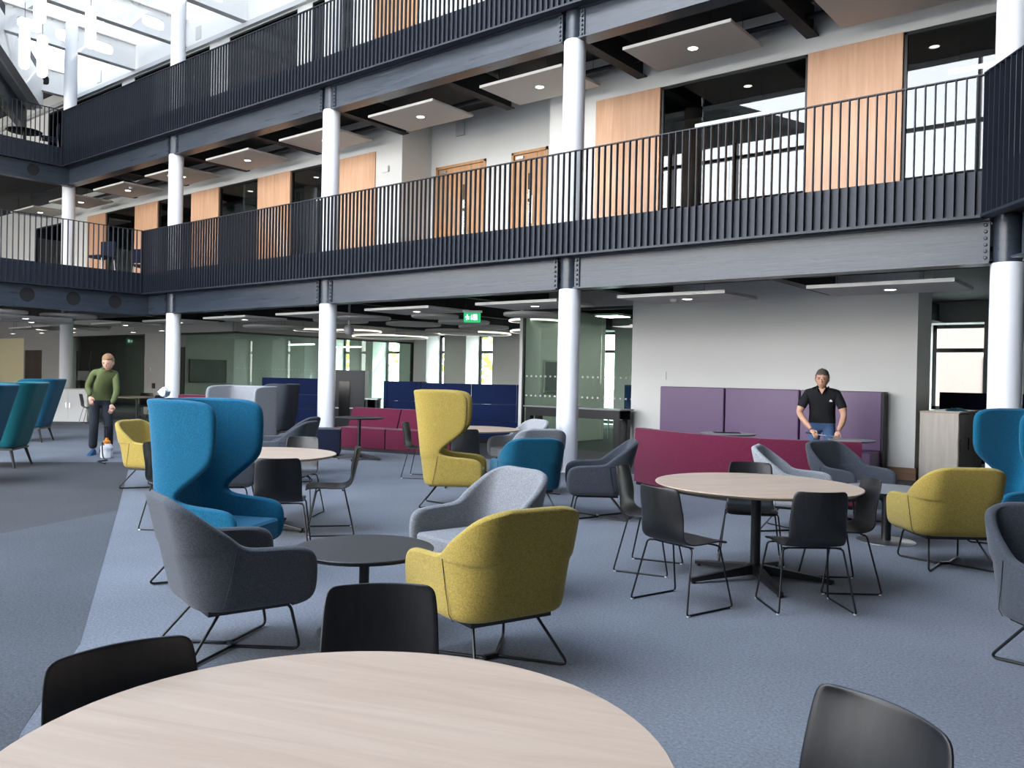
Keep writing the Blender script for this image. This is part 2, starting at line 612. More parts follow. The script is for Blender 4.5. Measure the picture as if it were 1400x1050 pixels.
def holed_plate(mb, L, H, T, holes, seg=20):
    """plate in local x (0..L), z (0..H), thickness T in y, with rounded holes (cx, cz, rx, rz)"""
    xs = 0.0
    for (cx, cz, rx, rz) in sorted(holes):
        x0 = cx - rx - 0.12
        x1 = cx + rx + 0.12
        if x0 > xs:
            mb.box(xs, x0, 0, T, 0, H)
        inner = []
        outer = []
        for k in range(seg * 2):
            th = 2 * PI * k / (seg * 2)
            c, s = math.cos(th), math.sin(th)
            n = 4.0 if rx > rz * 1.3 else 2.0
            inner.append((cx + rx * math.copysign(abs(c) ** (2 / n), c), cz + rz * math.copysign(abs(s) ** (2 / n), s)))
            hx, hz = (x1 - x0) / 2, max(cz, H - cz)
            k2 = min((hx / abs(c)) if abs(c) > 1e-6 else 1e9, (H / 2 / abs(s)) if abs(s) > 1e-6 else 1e9)
            outer.append((cx + c * k2, H / 2 + s * k2))
        n = len(inner)
        vs = [(p[0], 0, p[1]) for p in inner] + [(p[0], 0, p[1]) for p in outer] + [(p[0], T, p[1]) for p in inner] + [(p[0], T, p[1]) for p in outer]
        fs = []
        for i in range(n):
            j = (i + 1) % n
            fs += [(i, j, n + j, n + i), (2 * n + j, 2 * n + i, 3 * n + i, 3 * n + j), (j, i, 2 * n + i, 2 * n + j), (n + i, n + j, 3 * n + j, 3 * n + i)]
        mb.add(vs, fs)
        xs = x1
    if xs < L:
        mb.box(xs, L, 0, T, 0, H)
    return mb


# white cellular roof beams over each column line
for i, x in enumerate([-31.0] + XC[::-1] + [-23.3, -17.2, -11.0]):
    if x > -3:
        continue
    t = thing('roof_beam', 'white cellular roof beam over the gallery, %s' % (
        ['at the far left corner', 'over the corner column', 'over the second column from the corner', 'over the middle column', 'over the column left of the purple bench', 'x',
         'between the corner column and the next', 'between the second and middle columns', 'right of the middle column'][i]), 'roof beam', (x - .05, YC - 5.5, 11.1), PI / 2, None, 'structure')
    w = holed_plate(MB(), 7.5, 0.75, 0.03, [(1.2 + 1.05 * k, 0.38, 0.33, 0.17) for k in range(6)]).build('web', 'white_paint', t)
    rbox(0, 7.5, -.1, .13, -.03, 0).build('flange', 'white_paint', t)
    rbox(0, 7.5, -.1, .13, .75, .78).build('flange', 'white_paint', t)
for i, y in enumerate((5.7, 8.4, 11.1)):
    struct('roof_purlin', MB().box(-31, -3, y - .06, y + .06, 12.95, 13.2), 'white_paint', 'white roof purlin under the glass roof, %s from the front' % ORD[i], 'purlin')

# outer walls behind and beside the camera
struct('wall_daylight_block', MB().box(-4.0, 6, -6.6, -6.3, 0, 13.4), 'dim_wall', 'dark wall added behind the camera to block daylight', 'wall')  # unseen, added to block daylight so right-facing sides stay dark
struct('wall_right', MB().box(5.9, 6.1, -6.6, 24, 0, 13.4), 'dim_wall', 'plain wall closing the right side of the hall', 'wall')
struct('wall_left', MB().box(-42.2, -42, -6.6, 24, 0, 13.4), 'grey_wall', 'plain wall closing the far left side', 'wall')
cw = thing('window_1', 'tall glazed wall with dark mullions facing the gallery', 'window', (0, 0, 0), 0, None, 'structure')
struct('wall_reflection_block', MB().box(-29, -18, -6.6, -6.3, 0, 3.5), 'grey_wall', 'low unseen wall added to cut reflections in the green glass', 'wall')  # added out of view to keep bright sky out of the green glass
mu = rbox(-.05, .05, -6.6, -6.35, 0, 13.2).mesh('mullion', 'black_frame')
for k in range(13):
    link('mullion', mu, cw, (-42 + 3 * k, 0, 0))
tr = rbox(-42, -4, -6.58, -6.38, -.06, .06).mesh('transom', 'black_frame')
for z in (0.06, 1.0, 2.9, 5.0, 6.9, 9.1, 10.9):
    link('transom', tr, cw, (0, 0, z))
rbox(-42, -4, -6.6, -6.3, 3.5, 4.1).build('spandrel', 'white_paint', cw)
rbox(-42, -4, -6.6, -6.3, 7.5, 8.1).build('spandrel', 'white_paint', cw)

# ------------------------------------------------------------------ columns
CW = ['behind the yellow armchair at the right edge', 'in the middle, beside the teal tub chair', 'beside the black cube pouf', 'behind the big teal wing chair',
      'at the far left behind the white cabinet']
shaft = MB().lathe([(.18, 0), (.18, 2.965), (.172, 2.98), (.0, 2.98)], 40).mesh('shaft', 'column_white', True)
neck = MB().lathe([(.158, 0), (.158, .56)], 32).mesh('neck', 'steel_dark', True)
ring = MB().lathe([(.19, 0), (.19, .012), (.18, .014)], 32).mesh('base_ring', 'grey_top', True)
shaft1 = MB().lathe([(.18, 0), (.18, 2.965), (.172, 2.98), (.0, 2.98)], 40).mesh('shaft', 'column_white', True)
shaft2 = MB().lathe([(.18, 0), (.18, 5.17)], 40).mesh('shaft', 'column_white', True)
for x, w in zip(XC, CW):
    t = thing('column', 'round white column with dark steel neck %s' % w, 'column', (x, YC, 0), 0, None, 'structure')
    link('shaft', shaft, t)
    link('base_ring', ring, t)
    link('neck', neck, t, (0, 0, 2.97))
    link('shaft', shaft1, t, (0, 0, F1))
    link('neck', neck, t, (0, 0, 7.0))
    link('shaft', shaft2, t, (0, 0, F2))

# ------------------------------------------------------------------ steel edge beams with bolted ends
bolt = MB().lathe([(.021, 0), (.021, .016), (.014, .022), (0, .022)], 6).mesh('bolt', 'steel_dark')
bolt.transform(Matrix.Rotation(PI / 2, 4, 'X'))
BN = ['leftmost bay', 'second bay from the corner', 'bay left of the middle column', 'bay above the purple bench']


def edge_beam(x0, x1, z0, h, label):
    t = thing('steel_beam', label, 'beam', (x0, YC, z0), 0, None, 'structure')
    L = x1 - x0
    rbox(0, L, -.10, -.085, .02, h - .02).build('web', 'steel_dark', t)
    rbox(0, L, -.17, .13, 0, .022).build('flange', 'steel_dark', t)
    rbox(0, L, -.17, .13, h - .022, h).build('flange', 'steel_dark', t)
    for e, s in ((0, 1), (L, -1)):
        rbox(min(e, e + s * .085), max(e, e + s * .085), -.125, -.1, .03, h - .03).build('end_plate', 'steel_dark', t)
        for k in range(6):
            link('bolt', bolt, t, (e + s * .045, -.125, .07 + k * (h - .14) / 5))
    return t


xs = XC[::-1]
for i in range(4):
    edge_beam(xs[i] + .17, xs[i + 1] - .17, 2.975, .52, 'dark painted steel edge beam under the first floor balcony, %s' % BN[i])
    edge_beam(xs[i] + .17, xs[i + 1] - .17, 6.975, .50, 'dark painted steel edge beam under the second floor balcony, %s' % BN[i])
edge_beam(XC[0] + .17, XC[0] + 5, 2.975, .52, 'dark painted steel edge beam at the right edge of the photo')
# left edge beams with round service holes
for nm, X, z0, lab in ((0, XL1, 2.96, 'dark steel beam with three round service holes under the left balcony'),
                       (1, XL2, 6.96, 'dark steel beam with round service holes under the upper left balcony')):
    t = thing('steel_beam', lab, 'beam', (X - .1, YB + .3, z0), -PI / 2, None, 'structure')
    ys = [at for at in ((0.98, 2.0, 3.05, 4.2, 5.3) if nm == 0 else (1.1, 2.2, 3.3))]
    holed_plate(MB(), 9.0, .54, .02, [(y, .28, .17, .17) for y in ys]).build('web', 'steel_dark', t)
    rbox(0, 9, -.12, .12, -.02, .0).build('flange', 'steel_dark', t)
    rbox(0, 9, -.12, .12, .52, .54).build('flange', 'steel_dark', t)
    for y in ys:
        o = MB().lathe([(.17, 0), (.17, .3)], 24).build('hole_shade', 'void_dark', t)  # dark plug standing in for the shade inside each hole
        o.location = (y, .0, .28)
        o.rotation_euler = (PI / 2, 0, 0)
# right-hand balcony beam
t = thing('steel_beam', 'short dark steel beam under the right hand balcony', 'beam', (RC[0] + .28, RC[1] + .05, 2.975), math.atan2(RB[1], RB[0]), None, 'structure')
rbox(.25, 4, 0, .02, .02, .5).build('web', 'steel_dark', t)
rbox(.25, 4, -.12, .12, 0, .02).build('flange', 'steel_dark', t)
for k in range(6):
    o = link('bolt', bolt, t, (.33, 0, .07 + k * .076))

# cross beams from the column line back to the wall
for i in range(9):
    x = -1.70 - 3.08 * i
    wh = ORD[i]
    t = thing('cross_beam', 'dark cross beam under the second floor slab, %s from the right' % wh, 'beam', (x, 0, 0), 0, None, 'structure')
    rbox(-.01, .01, YC + .1, YW + .02, 7.02, 7.5).build('web', 'soffit_dark', t)
    rbox(-.1, .1, YC + .1, YW + .02, 7.0, 7.02).build('flange', 'soffit_dark', t)
    t = thing('cross_beam', 'dark cross beam under the first floor slab, %s from the right' % wh, 'beam', (x, 0, 0), 0, None, 'structure')
    rbox(-.01, .01, YC + .1, YX, 3.07, 3.5).build('web', 'soffit_dark', t)
    rbox(-.1, .1, YC + .1, YX, 3.05, 3.07).build('flange', 'soffit_dark', t)

# ------------------------------------------------------------------ balustrades
BW, BD = .011, .052


def balustrade(name, label, p0, d, L, z0, z1, ztop, spacing, outward):
    """p0 start, d unit direction, outward unit normal towards the hall"""
    ang = math.atan2(d[1], d[0])
    t = thing(name, label, 'balustrade', (p0[0], p0[1], 0), ang, None, None)
    sgn = 1 if (-d[1] * outward[0] + d[0] * outward[1]) > 0 else -1
    y0, y1 = sorted((0, sgn * BD))
    bar = rbox(-BW / 2, BW / 2, y0, y1, z0 + .012, ztop - .012).mesh('baluster', 'steel_bars')
    n = int(L / spacing)
    for k in range(n + 1):
        link('baluster', bar, t, (k * spacing + .01, 0, 0))
    rbox(0, L, y0, y1, ztop - .014, ztop).build('handrail', 'steel_bars', t)
    a, b = sorted((-sgn * .006, -sgn * .016))
    rbox(0, L, a, b, z0 + .012, z1).build('fascia_plate', 'steel_plate', t)
    a, b = sorted((-sgn * .10, sgn * (BD + .01)))
    rbox(0, L, a, b, z0 - .02, z0 + .012).build('bottom_flange', 'steel_bars', t)
    return t


balustrade('balustrade', 'long first floor balustrade of upright dark flat bars above the sofas', (XL1, YB, 0), (1, 0), RC[0] - XL1, FB1, F1, RL1, .1105, (0, -1))
balustrade('balustrade', 'long second floor balustrade of upright dark flat bars at the top', (XL2, YB, 0), (1, 0), RC[0] - XL2, FB2, F2, RL2, .1105, (0, -1))
balustrade('balustrade', 'first floor balustrade across the left side with a chair behind it', (XL1, YB - .066, 0), (0, -1), 6.4, FB1, F1, RL1, .122, (1, 0))
balustrade('balustrade', 'upper left balustrade in front of dark chairs', (XL2, YB - .066, 0), (0, -1), 4.2, FB2, F2, RL2, .122, (1, 0))
balustrade('balustrade', 'dark balustrade corner at the right edge of the photo', (RC[0] + RB[0] * .08, RC[1] + RB[1] * .08, 0), RB, 4.0, FB1, F1, RL1, .1105, (-.804, -.594))

# ------------------------------------------------------------------ first floor gallery wall
wu = tag(link('wall_gallery', None), 'white gallery wall on the first floor with oak panels and dark windows', 'wall', None, 'structure')
solid = MB()
solid.box(-42, -14.11, YW, YW + .12, 6.76, 7.56)
solid.box(-9.93, 5.9, YW, YW + .12, 6.76, 7.56)
for a, b in ((-9.93, -8.85), (-14.99, -14.11), (-42, -34.0), (-31.4, -29.68)):
    solid.box(a, b, YW, YW + .12, F1, 6.76)
solid.box(-14.23, -14.11, YW + .12, 14.37, F1, 7.56)
solid.box(-9.93, -9.81, YW + .12, 14.37, F1, 7.56)
rc = 14.25
solid.box(-14.11, -9.93, rc, rc + .12, 6.42, 7.56)
for a, b in ((-14.11, -13.94), (-12.39, -11.65), (-10.66, -9.93)):
    solid.box(a, b, rc, rc + .12, F1, 6.42)
solid.build('plaster', 'white_wall', wu)
for a, b in ((-4.85, -3.42), (-8.85, -7.47), (-16.29, -14.99), (-19.7, -18.25), (-23.03, -21.57), (-26.38, -24.97), (-29.68, -28.35)):
    o = rbox(a + .008, b - .008, YW - .02, YW + .1, F1, 6.76).build('panel', 'oak_panel', wu, bevel=.003, bseg=1)
rbox(-13.3, -13.05, YW + .9, rc, 7.05, 7.35).build('wall_grille', 'board_grey', wu)
rbox(-14.72, -14.52, YW - .05, YW, 6.22, 6.36).build('wall_sensor', 'white_paint', wu)


def window(n, label, x0, x1, y, z0, z1, divs, gl='glass_clear', fw=.05, tops=(), fmat='black_frame'):
    t = thing('window_%d' % n, label, 'window', (0, 0, 0), 0, None, 'structure')
    fr = MB()
    fr.box(x0, x1, y, y + .07, z1 - fw, z1).box(x0, x1, y, y + .07, z0, z0 + fw).box(x0, x0 + fw, y, y + .07, z0, z1).box(x1 - fw, x1, y, y + .07, z0, z1)
    fr.build('window_frame', fmat, t)
    w = (x1 - x0 - 2 * fw) / divs
    for k in range(divs):
        a = x0 + fw + k * w
        rbox(a + .003, a + w - .003, y + .03, y + .04, z0 + fw, z1 - fw).build('pane', gl, t)
    for z in tops:
        rbox(x0, x1, y - .005, y + .075, z - .05, z + .05).build('transom', fmat, t)
    return t


wn_ = 2
for a, b, d, lab in ((-3.42, .6, 3, 'frameless dark gallery window at the right edge beside an oak panel'),
                     (-7.47, -4.85, 2, 'wide dark gallery window between two oak panels, reflecting daylight'),
                     (-18.25, -16.29, 2, 'narrow dark gallery window right behind the middle left column'),
                     (-21.57, -19.7, 2, 'dark gallery window left of the second oak panel from the recess'),
                     (-24.97, -23.03, 2, 'dark gallery window behind the second column from the left'),
                     (-28.35, -26.38, 2, 'far left dark gallery window above the black stool'),
                     (-34.0, -31.4, 2, 'last dark gallery window at the far left end')):
    window(wn_, lab, a, b, YW + .02, F1, 6.76, d, 'glass_smoke', .04)
    wn_ += 1


def oak_door(n, label, x0, x1, y, z0, z1):
    t = thing('door_%d' % n, label, 'door', (0, 0, 0), 0, None, 'structure')
    fr = MB()
    fr.box(x0, x0 + .06, y - .02, y + .1, z0, z1).box(x1 - .06, x1, y - .02, y + .1, z0, z1).box(x0, x1, y - .02, y + .1, z1 - .06, z1)
    fr.build('door_frame', 'oak_door', t)
    xm = x0 + (x1 - x0) * .70
    leaf = rbox(x0 + .065, xm - .01, y + .02, y + .07, z0, z1 - .065).build('door_leaf', 'oak_door', t)
    rbox(xm - .1, xm - .08, y - .04, y - .02, z0 + .8, z0 + 1.4).build('handle', 'chrome', leaf)
    rbox(xm - .24, xm - .14, y + .008, y + .02, z0 + .5, z0 + 1.9).build('vision_panel', 'glass_smoke', leaf)
    rbox(x0 + .12, x0 + .32, y - .02, y + .02, z1 - .16, z1 - .1).build('closer', 'chrome', leaf)
    rbox(xm + .0, x1 - .065, y + .02, y + .07, z0, z1 - .065).build('side_leaf', 'oak_door', t)


oak_door(1, 'left oak door in the white gallery recess', -13.94, -12.39, rc, F1, 6.42)
oak_door(2, 'right oak door in the white gallery recess', -11.65, -10.66, rc, F1, 6.42)
struct('wall_gallery_rooms', MB().box(-42, 5.9, 17.6, 17.75, F1, 7.56).box(-9.7, -9.6, YW + .14, 17.6, F1, 7.56).box(-14.7, -14.6, YW + .14, 17.6, F1, 7.56)
       .box(-20.6, -20.5, YW + .14, 17.6, F1, 7.56), 'grey_wall', 'grey walls of the rooms behind the gallery windows', 'wall')

# second floor gallery wall
wt = tag(link('wall_top_gallery', None), 'white gallery wall on the second floor with an oak door', 'wall', None, 'structure')
s2 = MB()
for a, b in ((-42, -33), (-27.4, -26.6), (-22.2, -21.2), (-18.1, -17.5), (-15.9, -15.2), (-13.67, -9.5), (-7, 5.9)):
    s2.box(a, b, YW, YW + .12, F2, 10.9)
s2.box(-42, 5.9, YW, YW + .12, 10.9, 12.2)
s2.build('plaster', 'white_wall', wt)
rbox(-42, 5.9, YW - .12, YW, 10.93, 11.06).build('ledge', 'board_grey', wt)
rbox(-15.2, -13.67, YW - .01, YW + .1, F2, 10.9).build('panel', 'oak_door', wt)
for x in (-29.0, -22.8):
    rbox(x - .14, x + .14, YW - .02, YW, 11.22, 11.6).build('wall_grille', 'board_grey', wt)
for a, b, lab in ((-33, -27.4, 'dark upper gallery window at the far left'), (-26.6, -22.2, 'dark upper gallery window behind the corner columns'),
                  (-21.2, -18.1, 'dark upper gallery window left of the white pier'), (-17.5, -15.9, 'dark upper gallery window left of the oak door'),
                  (-9.5, -7, 'dark upper gallery window right of the oak door')):
    window(wn_, lab, a, b, YW + .02, F2, 10.9, 2, 'glass_dull', .04)
    wn_ += 1
struct('wall_top_rooms', MB().box(-42, 5.9, 17.0, 17.1, F2, 12.2), 'grey_wall', 'grey wall of the rooms behind the upper gallery', 'wall')

# ------------------------------------------------------------------ ground floor walls
t = tag(link('wall_back', None), 'plain white wall behind the purple bench', 'wall', None, 'structure')
rbox(-8.74, -3.45, YG, 15.52, 0, 3.56).build('plaster', 'white_wall', t)
rbox(-8.0, -7.96, YG - .02, YG, 1.55, 1.70).build('switch_plate', 'white_paint', t)
rbox(-8.12, -7.98, YG - .015, YG, .95, 1.03).build('switch_plate', 'white_paint', t)
struct('baseboard_back', MB().box(-8.74, -3.45, YG - .03, YG, 0, .2).box(-3.45, -3.42, YG - .03, 15.5, 0, .2), 'skirting_oak', 'oak skirting board along the white wall', 'baseboard')

# glazed meeting room screen left of the white wall
t = thing('window_%d' % wn_, 'clear green tinted glass screen between column and white wall', 'window', (0, 0, 0), 0, None, 'structure')
wn_ += 1
for a, b in ((-11.62, -10.65), (-10.64, -9.58), (-9.57, -8.76)):
    p = rbox(a, b - .012, 14.80, 14.815, .02, 2.98).build('pane', 'glass_green', t)
    n = int((b - a) / .13)
    dots = MB()
    for k in range(n):
        for z in (1.12, 1.55):
            dots.box(a + .06 + k * .13, a + .10 + k * .13, 14.795, 14.80, z, z + .035)
    dots.build('manifestation', 'board_grey', p)
rbox(-11.66, -11.62, 14.77, 14.84, 0, 2.98).build('post', 'black_frame', t)
rbox(-8.77, -8.74, 14.77, 14.84, 0, 2.98).build('post', 'black_frame', t)
rbox(-11.66, -8.74, 14.77, 14.84, 2.98, 3.04).build('head_rail', 'black_frame', t)
struct('wall_header', MB().box(-11.66, -8.74, 14.74, 14.9, 3.04, 3.56), 'grey_wall', 'plaster band above the green glass screen', 'wall')
struct('wall_meeting_room', MB().box(-11.80, -11.67, 14.84, 18.2, 0, 3.4), 'white_wall', 'pale wall inside the glazed meeting room', 'wall')

# back outer wall with deep sunlit window reveals
t = tag(link('wall_far', None), 'white outer wall at the far back with deep window reveals', 'wall', None, 'structure')
ops = [(-27.6, -26.4), (-25.0, -23.5), (-22.05, -21.15), (-20.08, -18.85), (-17.6, -16.2), (-15.2, -13.9), (-12.4, -11.0), (-5.05, -3.80), (-1.5, 0.5)]
pw = MB()
px_ = -42
for a, b in ops:
    pw.box(px_, a, YX, YX + .85, 0, 3.56)
    pw.box(a, b, YX, YX + .85, 3.05, 3.56)
    pw.box(a, b, YX, YX + .85, 0, .95 if a > -6 else .12)
    px_ = b
pw.box(px_, 5.9, YX, YX + .85, 0, 3.56)
pw.build('plaster', 'white_wall', t)
WL = ['inside the glass box at far left', 'behind the glass box beside dark door frame', 'with narrow sunlit reveal left of the grey pier', 'with broad sunlit reveal above the blue booth',
      'hidden behind the far pier', 'seen through the green glass screen', 'behind the meeting room', 'with bright sky above the pale cabinet', 'behind the right column']
for (a, b), w in zip(ops, WL):
    window(wn_, 'dark framed outer window %s' % w, a, b, YX + .72, .12 if a < -6 else .95, 3.05, 1, 'glass_clear', .09, (2.42,))
    wn_ += 1

# glass box meeting room at the back left
XB = -22.76
t = thing('window_%d' % wn_, 'dark framed glass box wall behind the blue booth', 'window', (0, 0, 0), 0, None, 'structure')
wn_ += 1
for k in range(6):
    a = YG + .02 + k * 1.26
    p = MB().box(XB, XB + .012, a, a + 1.245, .05, 2.70).build('pane', 'glass_green', t)
    d = MB()
    for q in range(9):
        d.box(XB + .012, XB + .015, a + .08 + q * .13, a + .11 + q * .13, 1.62, 1.65)
    d.build('manifestation', 'board_grey', p)
rbox(XB - .02, XB + .03, YG, YX, 2.70, 2.76).build('head_rail', 'black_frame', t)
rbox(XB - .02, XB + .03, YG, YX, 0, .05).build('floor_rail', 'black_frame', t)
rbox(XB - .03, XB + .04, YX - .1, YX, 0, 2.76).build('post', 'black_frame', t)
t = thing('window_%d' % wn_, 'glazed front of the meeting room behind the grey high back sofa', 'window', (0, 0, 0), 0, None, 'structure')
wn_ += 1
for a, b in ((-25.55, -24.3), (-24.28, -22.78)):
    rbox(a, b, YG, YG + .012, .05, 2.70).build('pane', 'glass_green', t)
rbox(-26.79, XB + .03, YG - .02, YG + .04, 2.70, 2.76).build('head_rail', 'black_frame', t)
rbox(-26.8, -26.72, YG - .02, YG + .05, 0, 2.76).build('post', 'black_frame', t)
dl = rbox(-26.7, -25.6, YG - .01, YG + .04, .02, 2.3).build('door_leaf', 'black_frame', t)
rbox(-26.55, -25.75, YG - .02, YG - .01, .15, 2.15).build('door_pane', 'glass_smoke', dl)
rbox(-25.82, -25.79, YG - .06, YG - .03, .8, 1.3).build('handle', 'chrome', dl)
struct('wall_glass_box_head', MB().box(XB - .08, XB + .08, YG, YX, 2.76, 3.56).box(-42, XB, YG - .05, YG + .1, 2.76, 3.56), 'grey_wall', 'plaster band above the glazed rooms at back left', 'wall')
struct('wall_glass_box_back', MB().box(-28.3, -28.15, YG + .1, YX, 0, 3.5), 'grey_wall', 'grey rear wall inside the glass box room', 'wall')

# left end: plaster wall, glazed office, dark door, cream wall
t = tag(link('wall_left_back', None), 'pale wall with light switch behind the person in green', 'wall', None, 'structure')
rbox(-28.17, -26.8, YG, YG + .12, 0, 2.76).build('plaster', 'grey_wall', t)
rbox(-27.62, -27.42, YG - .015, YG, .9, .98 + .1).build('switch_plate', 'black_plastic', t)
rbox(-27.75, -27.69, YG - .015, YG, 1.5, 1.62).build('switch_plate', 'white_paint', t)
rbox(-36.4, -33.7, YG, YG + .12, 0, 2.76).build('plaster', 'grey_wall', t)
rbox(-42, -38.3, YG, YG + .12, 0, 2.76).build('plaster', 'cream_wall', t)
t = thing('window_%d' % wn_, 'glazed office front behind the person in green', 'window', (0, 0, 0), 0, None, 'structure')
wn_ += 1
for a, b in ((-33.68, -32.4), (-32.38, -31.0), (-30.98, -29.6), (-29.58, -28.19)):
    rbox(a, b, YG + .03, YG + .045, .05, 2.74).build('pane', 'glass_green', t)
rbox(-33.7, -28.17, YG, YG + .07, 2.72, 2.78).build('head_rail', 'black_frame', t)
for x in (-33.4, -32.3):
    rbox(x - .04, x + .04, YG + .02, YG + .06, 0, 2.2).build('post', 'black_frame', t)
struct('wall_office_back', MB().box(-42, -28.3, 18.6, 18.75, 0, 3.5), 'grey_wall', 'grey rear wall of the glazed office', 'wall')
t = thing('door_3', 'dark walnut door at the far left', 'door', (0, 0, 0), 0, None, 'structure')
rbox(-38.2, -36.5, YG + .03, YG + .09, 0, 2.25).build('door_leaf', 'walnut_door', t)
fr = MB().box(-38.3, -38.2, YG, YG + .12, 0, 2.35).box(-36.5, -36.4, YG, YG + .12, 0, 2.35).box(-38.3, -36.4, YG, YG + .12, 2.25, 2.76)
fr.build('door_frame', 'grey_wall', t)

# ------------------------------------------------------------------ ceiling rafts, discs, lamps
raft = MB().box(-.93, .93, -.6, .6, 0, .05).mesh('board', 'raft_grey', bevel=.006, bseg=1)
lip = MB().box(-.935, .935, -.606, -.6, .002, .05).mesh('front_edge', 'raft_edge')
dwn = MB().lathe([(0, -.003), (.075, -.004), (.075, .0)], 24).mesh('lamp_lens', 'lamp_warm')
rim = MB().lathe([(.075, -.008), (.095, -.008), (.095, .002), (.075, .002), (.075, -.008)], 24, (0, 0, 0), False).mesh('lamp_rim', 'white_paint')
wire = MB().tube([(0, 0, 0), (0, 0, .6)], .004, 5).mesh('hanger', 'black_metal')
X0S = [-6.36 - 3.08 * k for k in range(-1, 9)]
for lvl, z, under in ((0, 2.85, 'first floor'), (1, 6.87, 'second floor')):
    for i, x in enumerate(X0S):
        t = thing('ceiling_raft', 'flat white ceiling raft hung below the %s slab, %s from the right' % (under, ORD[i]), 'ceiling panel', (x, 12.30, z), 0,
                  'ceiling rafts below the %s slab' % under)
        link('board', raft, t)
        link('front_edge', lip, t)
        l = link('lamp_rim', rim, t, (.02, -.02, 0))
        link('lamp_lens', dwn, l)
        for sx in (-.55, .55):
            link('hanger', wire, t, (sx, -.5, .04))

disc_z = 2.80


def disc(x, y, r, lit, label, z=disc_z):
    t = thing('ceiling_disc', label, 'ceiling panel', (x, y, z), 0, 'round acoustic discs under the lounge ceiling')
    MB().lathe([(r - .02, 0), (r, .015), (r, .06), (r - .02, .07)], 40).build('board', 'raft_grey', t, True)
    if lit:
        MB().lathe([(r + .005, .0), (r + .03, .0), (r + .03, .035), (r + .005, .035), (r + .005, .0)], 48, (0, 0, 0), False).build('light_ring', 'lamp_ring', t, True)
    for a in (0, 2.1, 4.2):
        link('hanger', wire, t, (r * .6 * math.cos(a), r * .6 * math.sin(a), .06))
    return t


for x, y, r, lit, w in ((-12.91, 13.25, .52, 0, 'left of the exit sign'), (-10.39, 13.45, .58, 0, 'left of the middle column top'), (-11.95, 15.6, .59, 1, 'glowing rim beside the middle column'),
                        (-13.45, 18.4, 1.16, 1, 'large with glowing rim above the green glass'), (-17.02, 19.2, 1.08, 1, 'with glowing rim above the right blue booth'),
                        (-21.2, 19.6, 1.25, 1, 'large with glowing rim above the glass box'), (-18.93, 16.2, .68, 1, 'with glowing rim right of the second column'),
                        (-15.68, 15.3, .71, 0, 'above the burgundy sofa'), (-14.06, 16.2, .64, 0, 'below the exit sign'), (-15.03, 13.05, .63, 0, 'front of the row by the second column'),
                        (-13.24, 14.55, .6, 0, 'just right of the exit sign'), (-20.0, 14.1, .83, 0, 'left of the second column'), (-20.6, 16.0, .62, 1, 'with glowing rim left of the second column'),
                        (-17.0, 14.0, .7, 0, 'behind the second column'), (-16.3, 17.4, .75, 0, 'far middle of the lounge'), (-18.6, 18.3, .7, 0, 'far left of the lounge'),
                        (-22.4, 8.0, .6, 0, 'under the left balcony at the photo edge'), (-23.1, 9.9, .68, 0, 'under the left balcony near the corner')):
    disc(x, y, r, lit, 'round grey ceiling disc %s' % w, disc_z + rnd.uniform(-.05, .08))
for x, y, w in ((-23.3, 8.9, 'nearest under the left balcony'), (-25.0, 9.7, 'second under the left balcony'), (-27.5, 11.9, 'third under the left balcony')):
    t = thing('ceiling_raft', 'flat grey ceiling raft, %s' % w, 'ceiling panel', (x, y, 2.78), PI / 2, 'ceiling rafts under the left balcony')
    link('board', raft, t)
    l = link('lamp_rim', rim, t, (.02, -.02, 0))
    link('lamp_lens', dwn, l)
    link('hanger', wire, t, (-.5, .4, .04))
for x, y, w in ((-24.8, 13.4, 'rightmost'), (-27.0, 13.6, 'second from the right'), (-29.5, 12.8, 'third from the right'), (-31.5, 12.6, 'fourth from the right'), (-33.5, 12.4, 'leftmost')):
    t = thing('downlight', 'small round ceiling downlight at back left, %s' % w, 'lamp', (x, y, 2.75), 0, 'small downlights at back left')
    l = link('lamp_rim', rim, t)
    link('lamp_lens', dwn, l)
    link('hanger', wire, t, (.085, 0, 0)).scale = (1, 1, 1.35)

# glass roof panes between the purlins, tinted dark to dim the daylight
for i, (a, b) in enumerate(((3.0, 5.7), (5.7, 8.4), (8.4, 11.1), (11.1, 13.3))):
    t = thing('window_roof', 'dark tinted glass roof strip, %s from the front' % ORD[i], 'window', (0, 0, 0), 0, None, 'structure')
    for k in range(7):
        rbox(-31 + k * 4.0, -31 + (k + 1) * 4.0 - .06, a + .02, b - .02, RZ + .02, RZ + .03).build('pane', 'roof_glass', t)
# service pipes above the rafts
for z, u in ((3.2, 'first floor'), (7.2, 'second floor')):
    for y, w in ((11.62, 'front'), (12.95, 'rear')):
        t = thing('service_pipe', 'dark service pipe above the rafts under the %s slab, %s' % (u, w), 'pipe', (0, y, z))
        MB().tube([(-30, 0, 0), (4, 0, 0)], .045, 10).build('pipe', 'steel_bars', t, True)
        for k in range(12):
            link('hanger', wire, t, (-29 + 2.9 * k, 0, .03)).scale = (1, 1, .62)
# fill light panels added inside the glazed rooms to brighten them
for x, y, w in ((-31.6, 16.6, 'in the office behind the person in green'), (-30.0, 16.6, 'in the office, right hand one'), (-25.3, 16.6, 'in the front of the glass box'), (-25.3, 19.6, 'in the rear of the glass box'), (-10.2, 16.2, 'in the meeting room behind the green glass'), (-10.2, 18.2, 'at the back of the meeting room behind the green glass')):
    t = thing('fill_panel', 'added square fill light panel %s' % w, 'lamp', (x, y, 2.95), 0, 'added fill light panels in the glazed rooms')
    rbox(-.3, .3, -.3, .3, 0, .05).build('casing', 'white_paint', t)
    rbox(-.28, .28, -.28, .28, -.006, 0).build('diffuser', 'fill_glow', t)
    for s in (-.2, .2):
        link('hanger', wire, t, (s, 0, .05)).scale = (1, 1, 1.0)

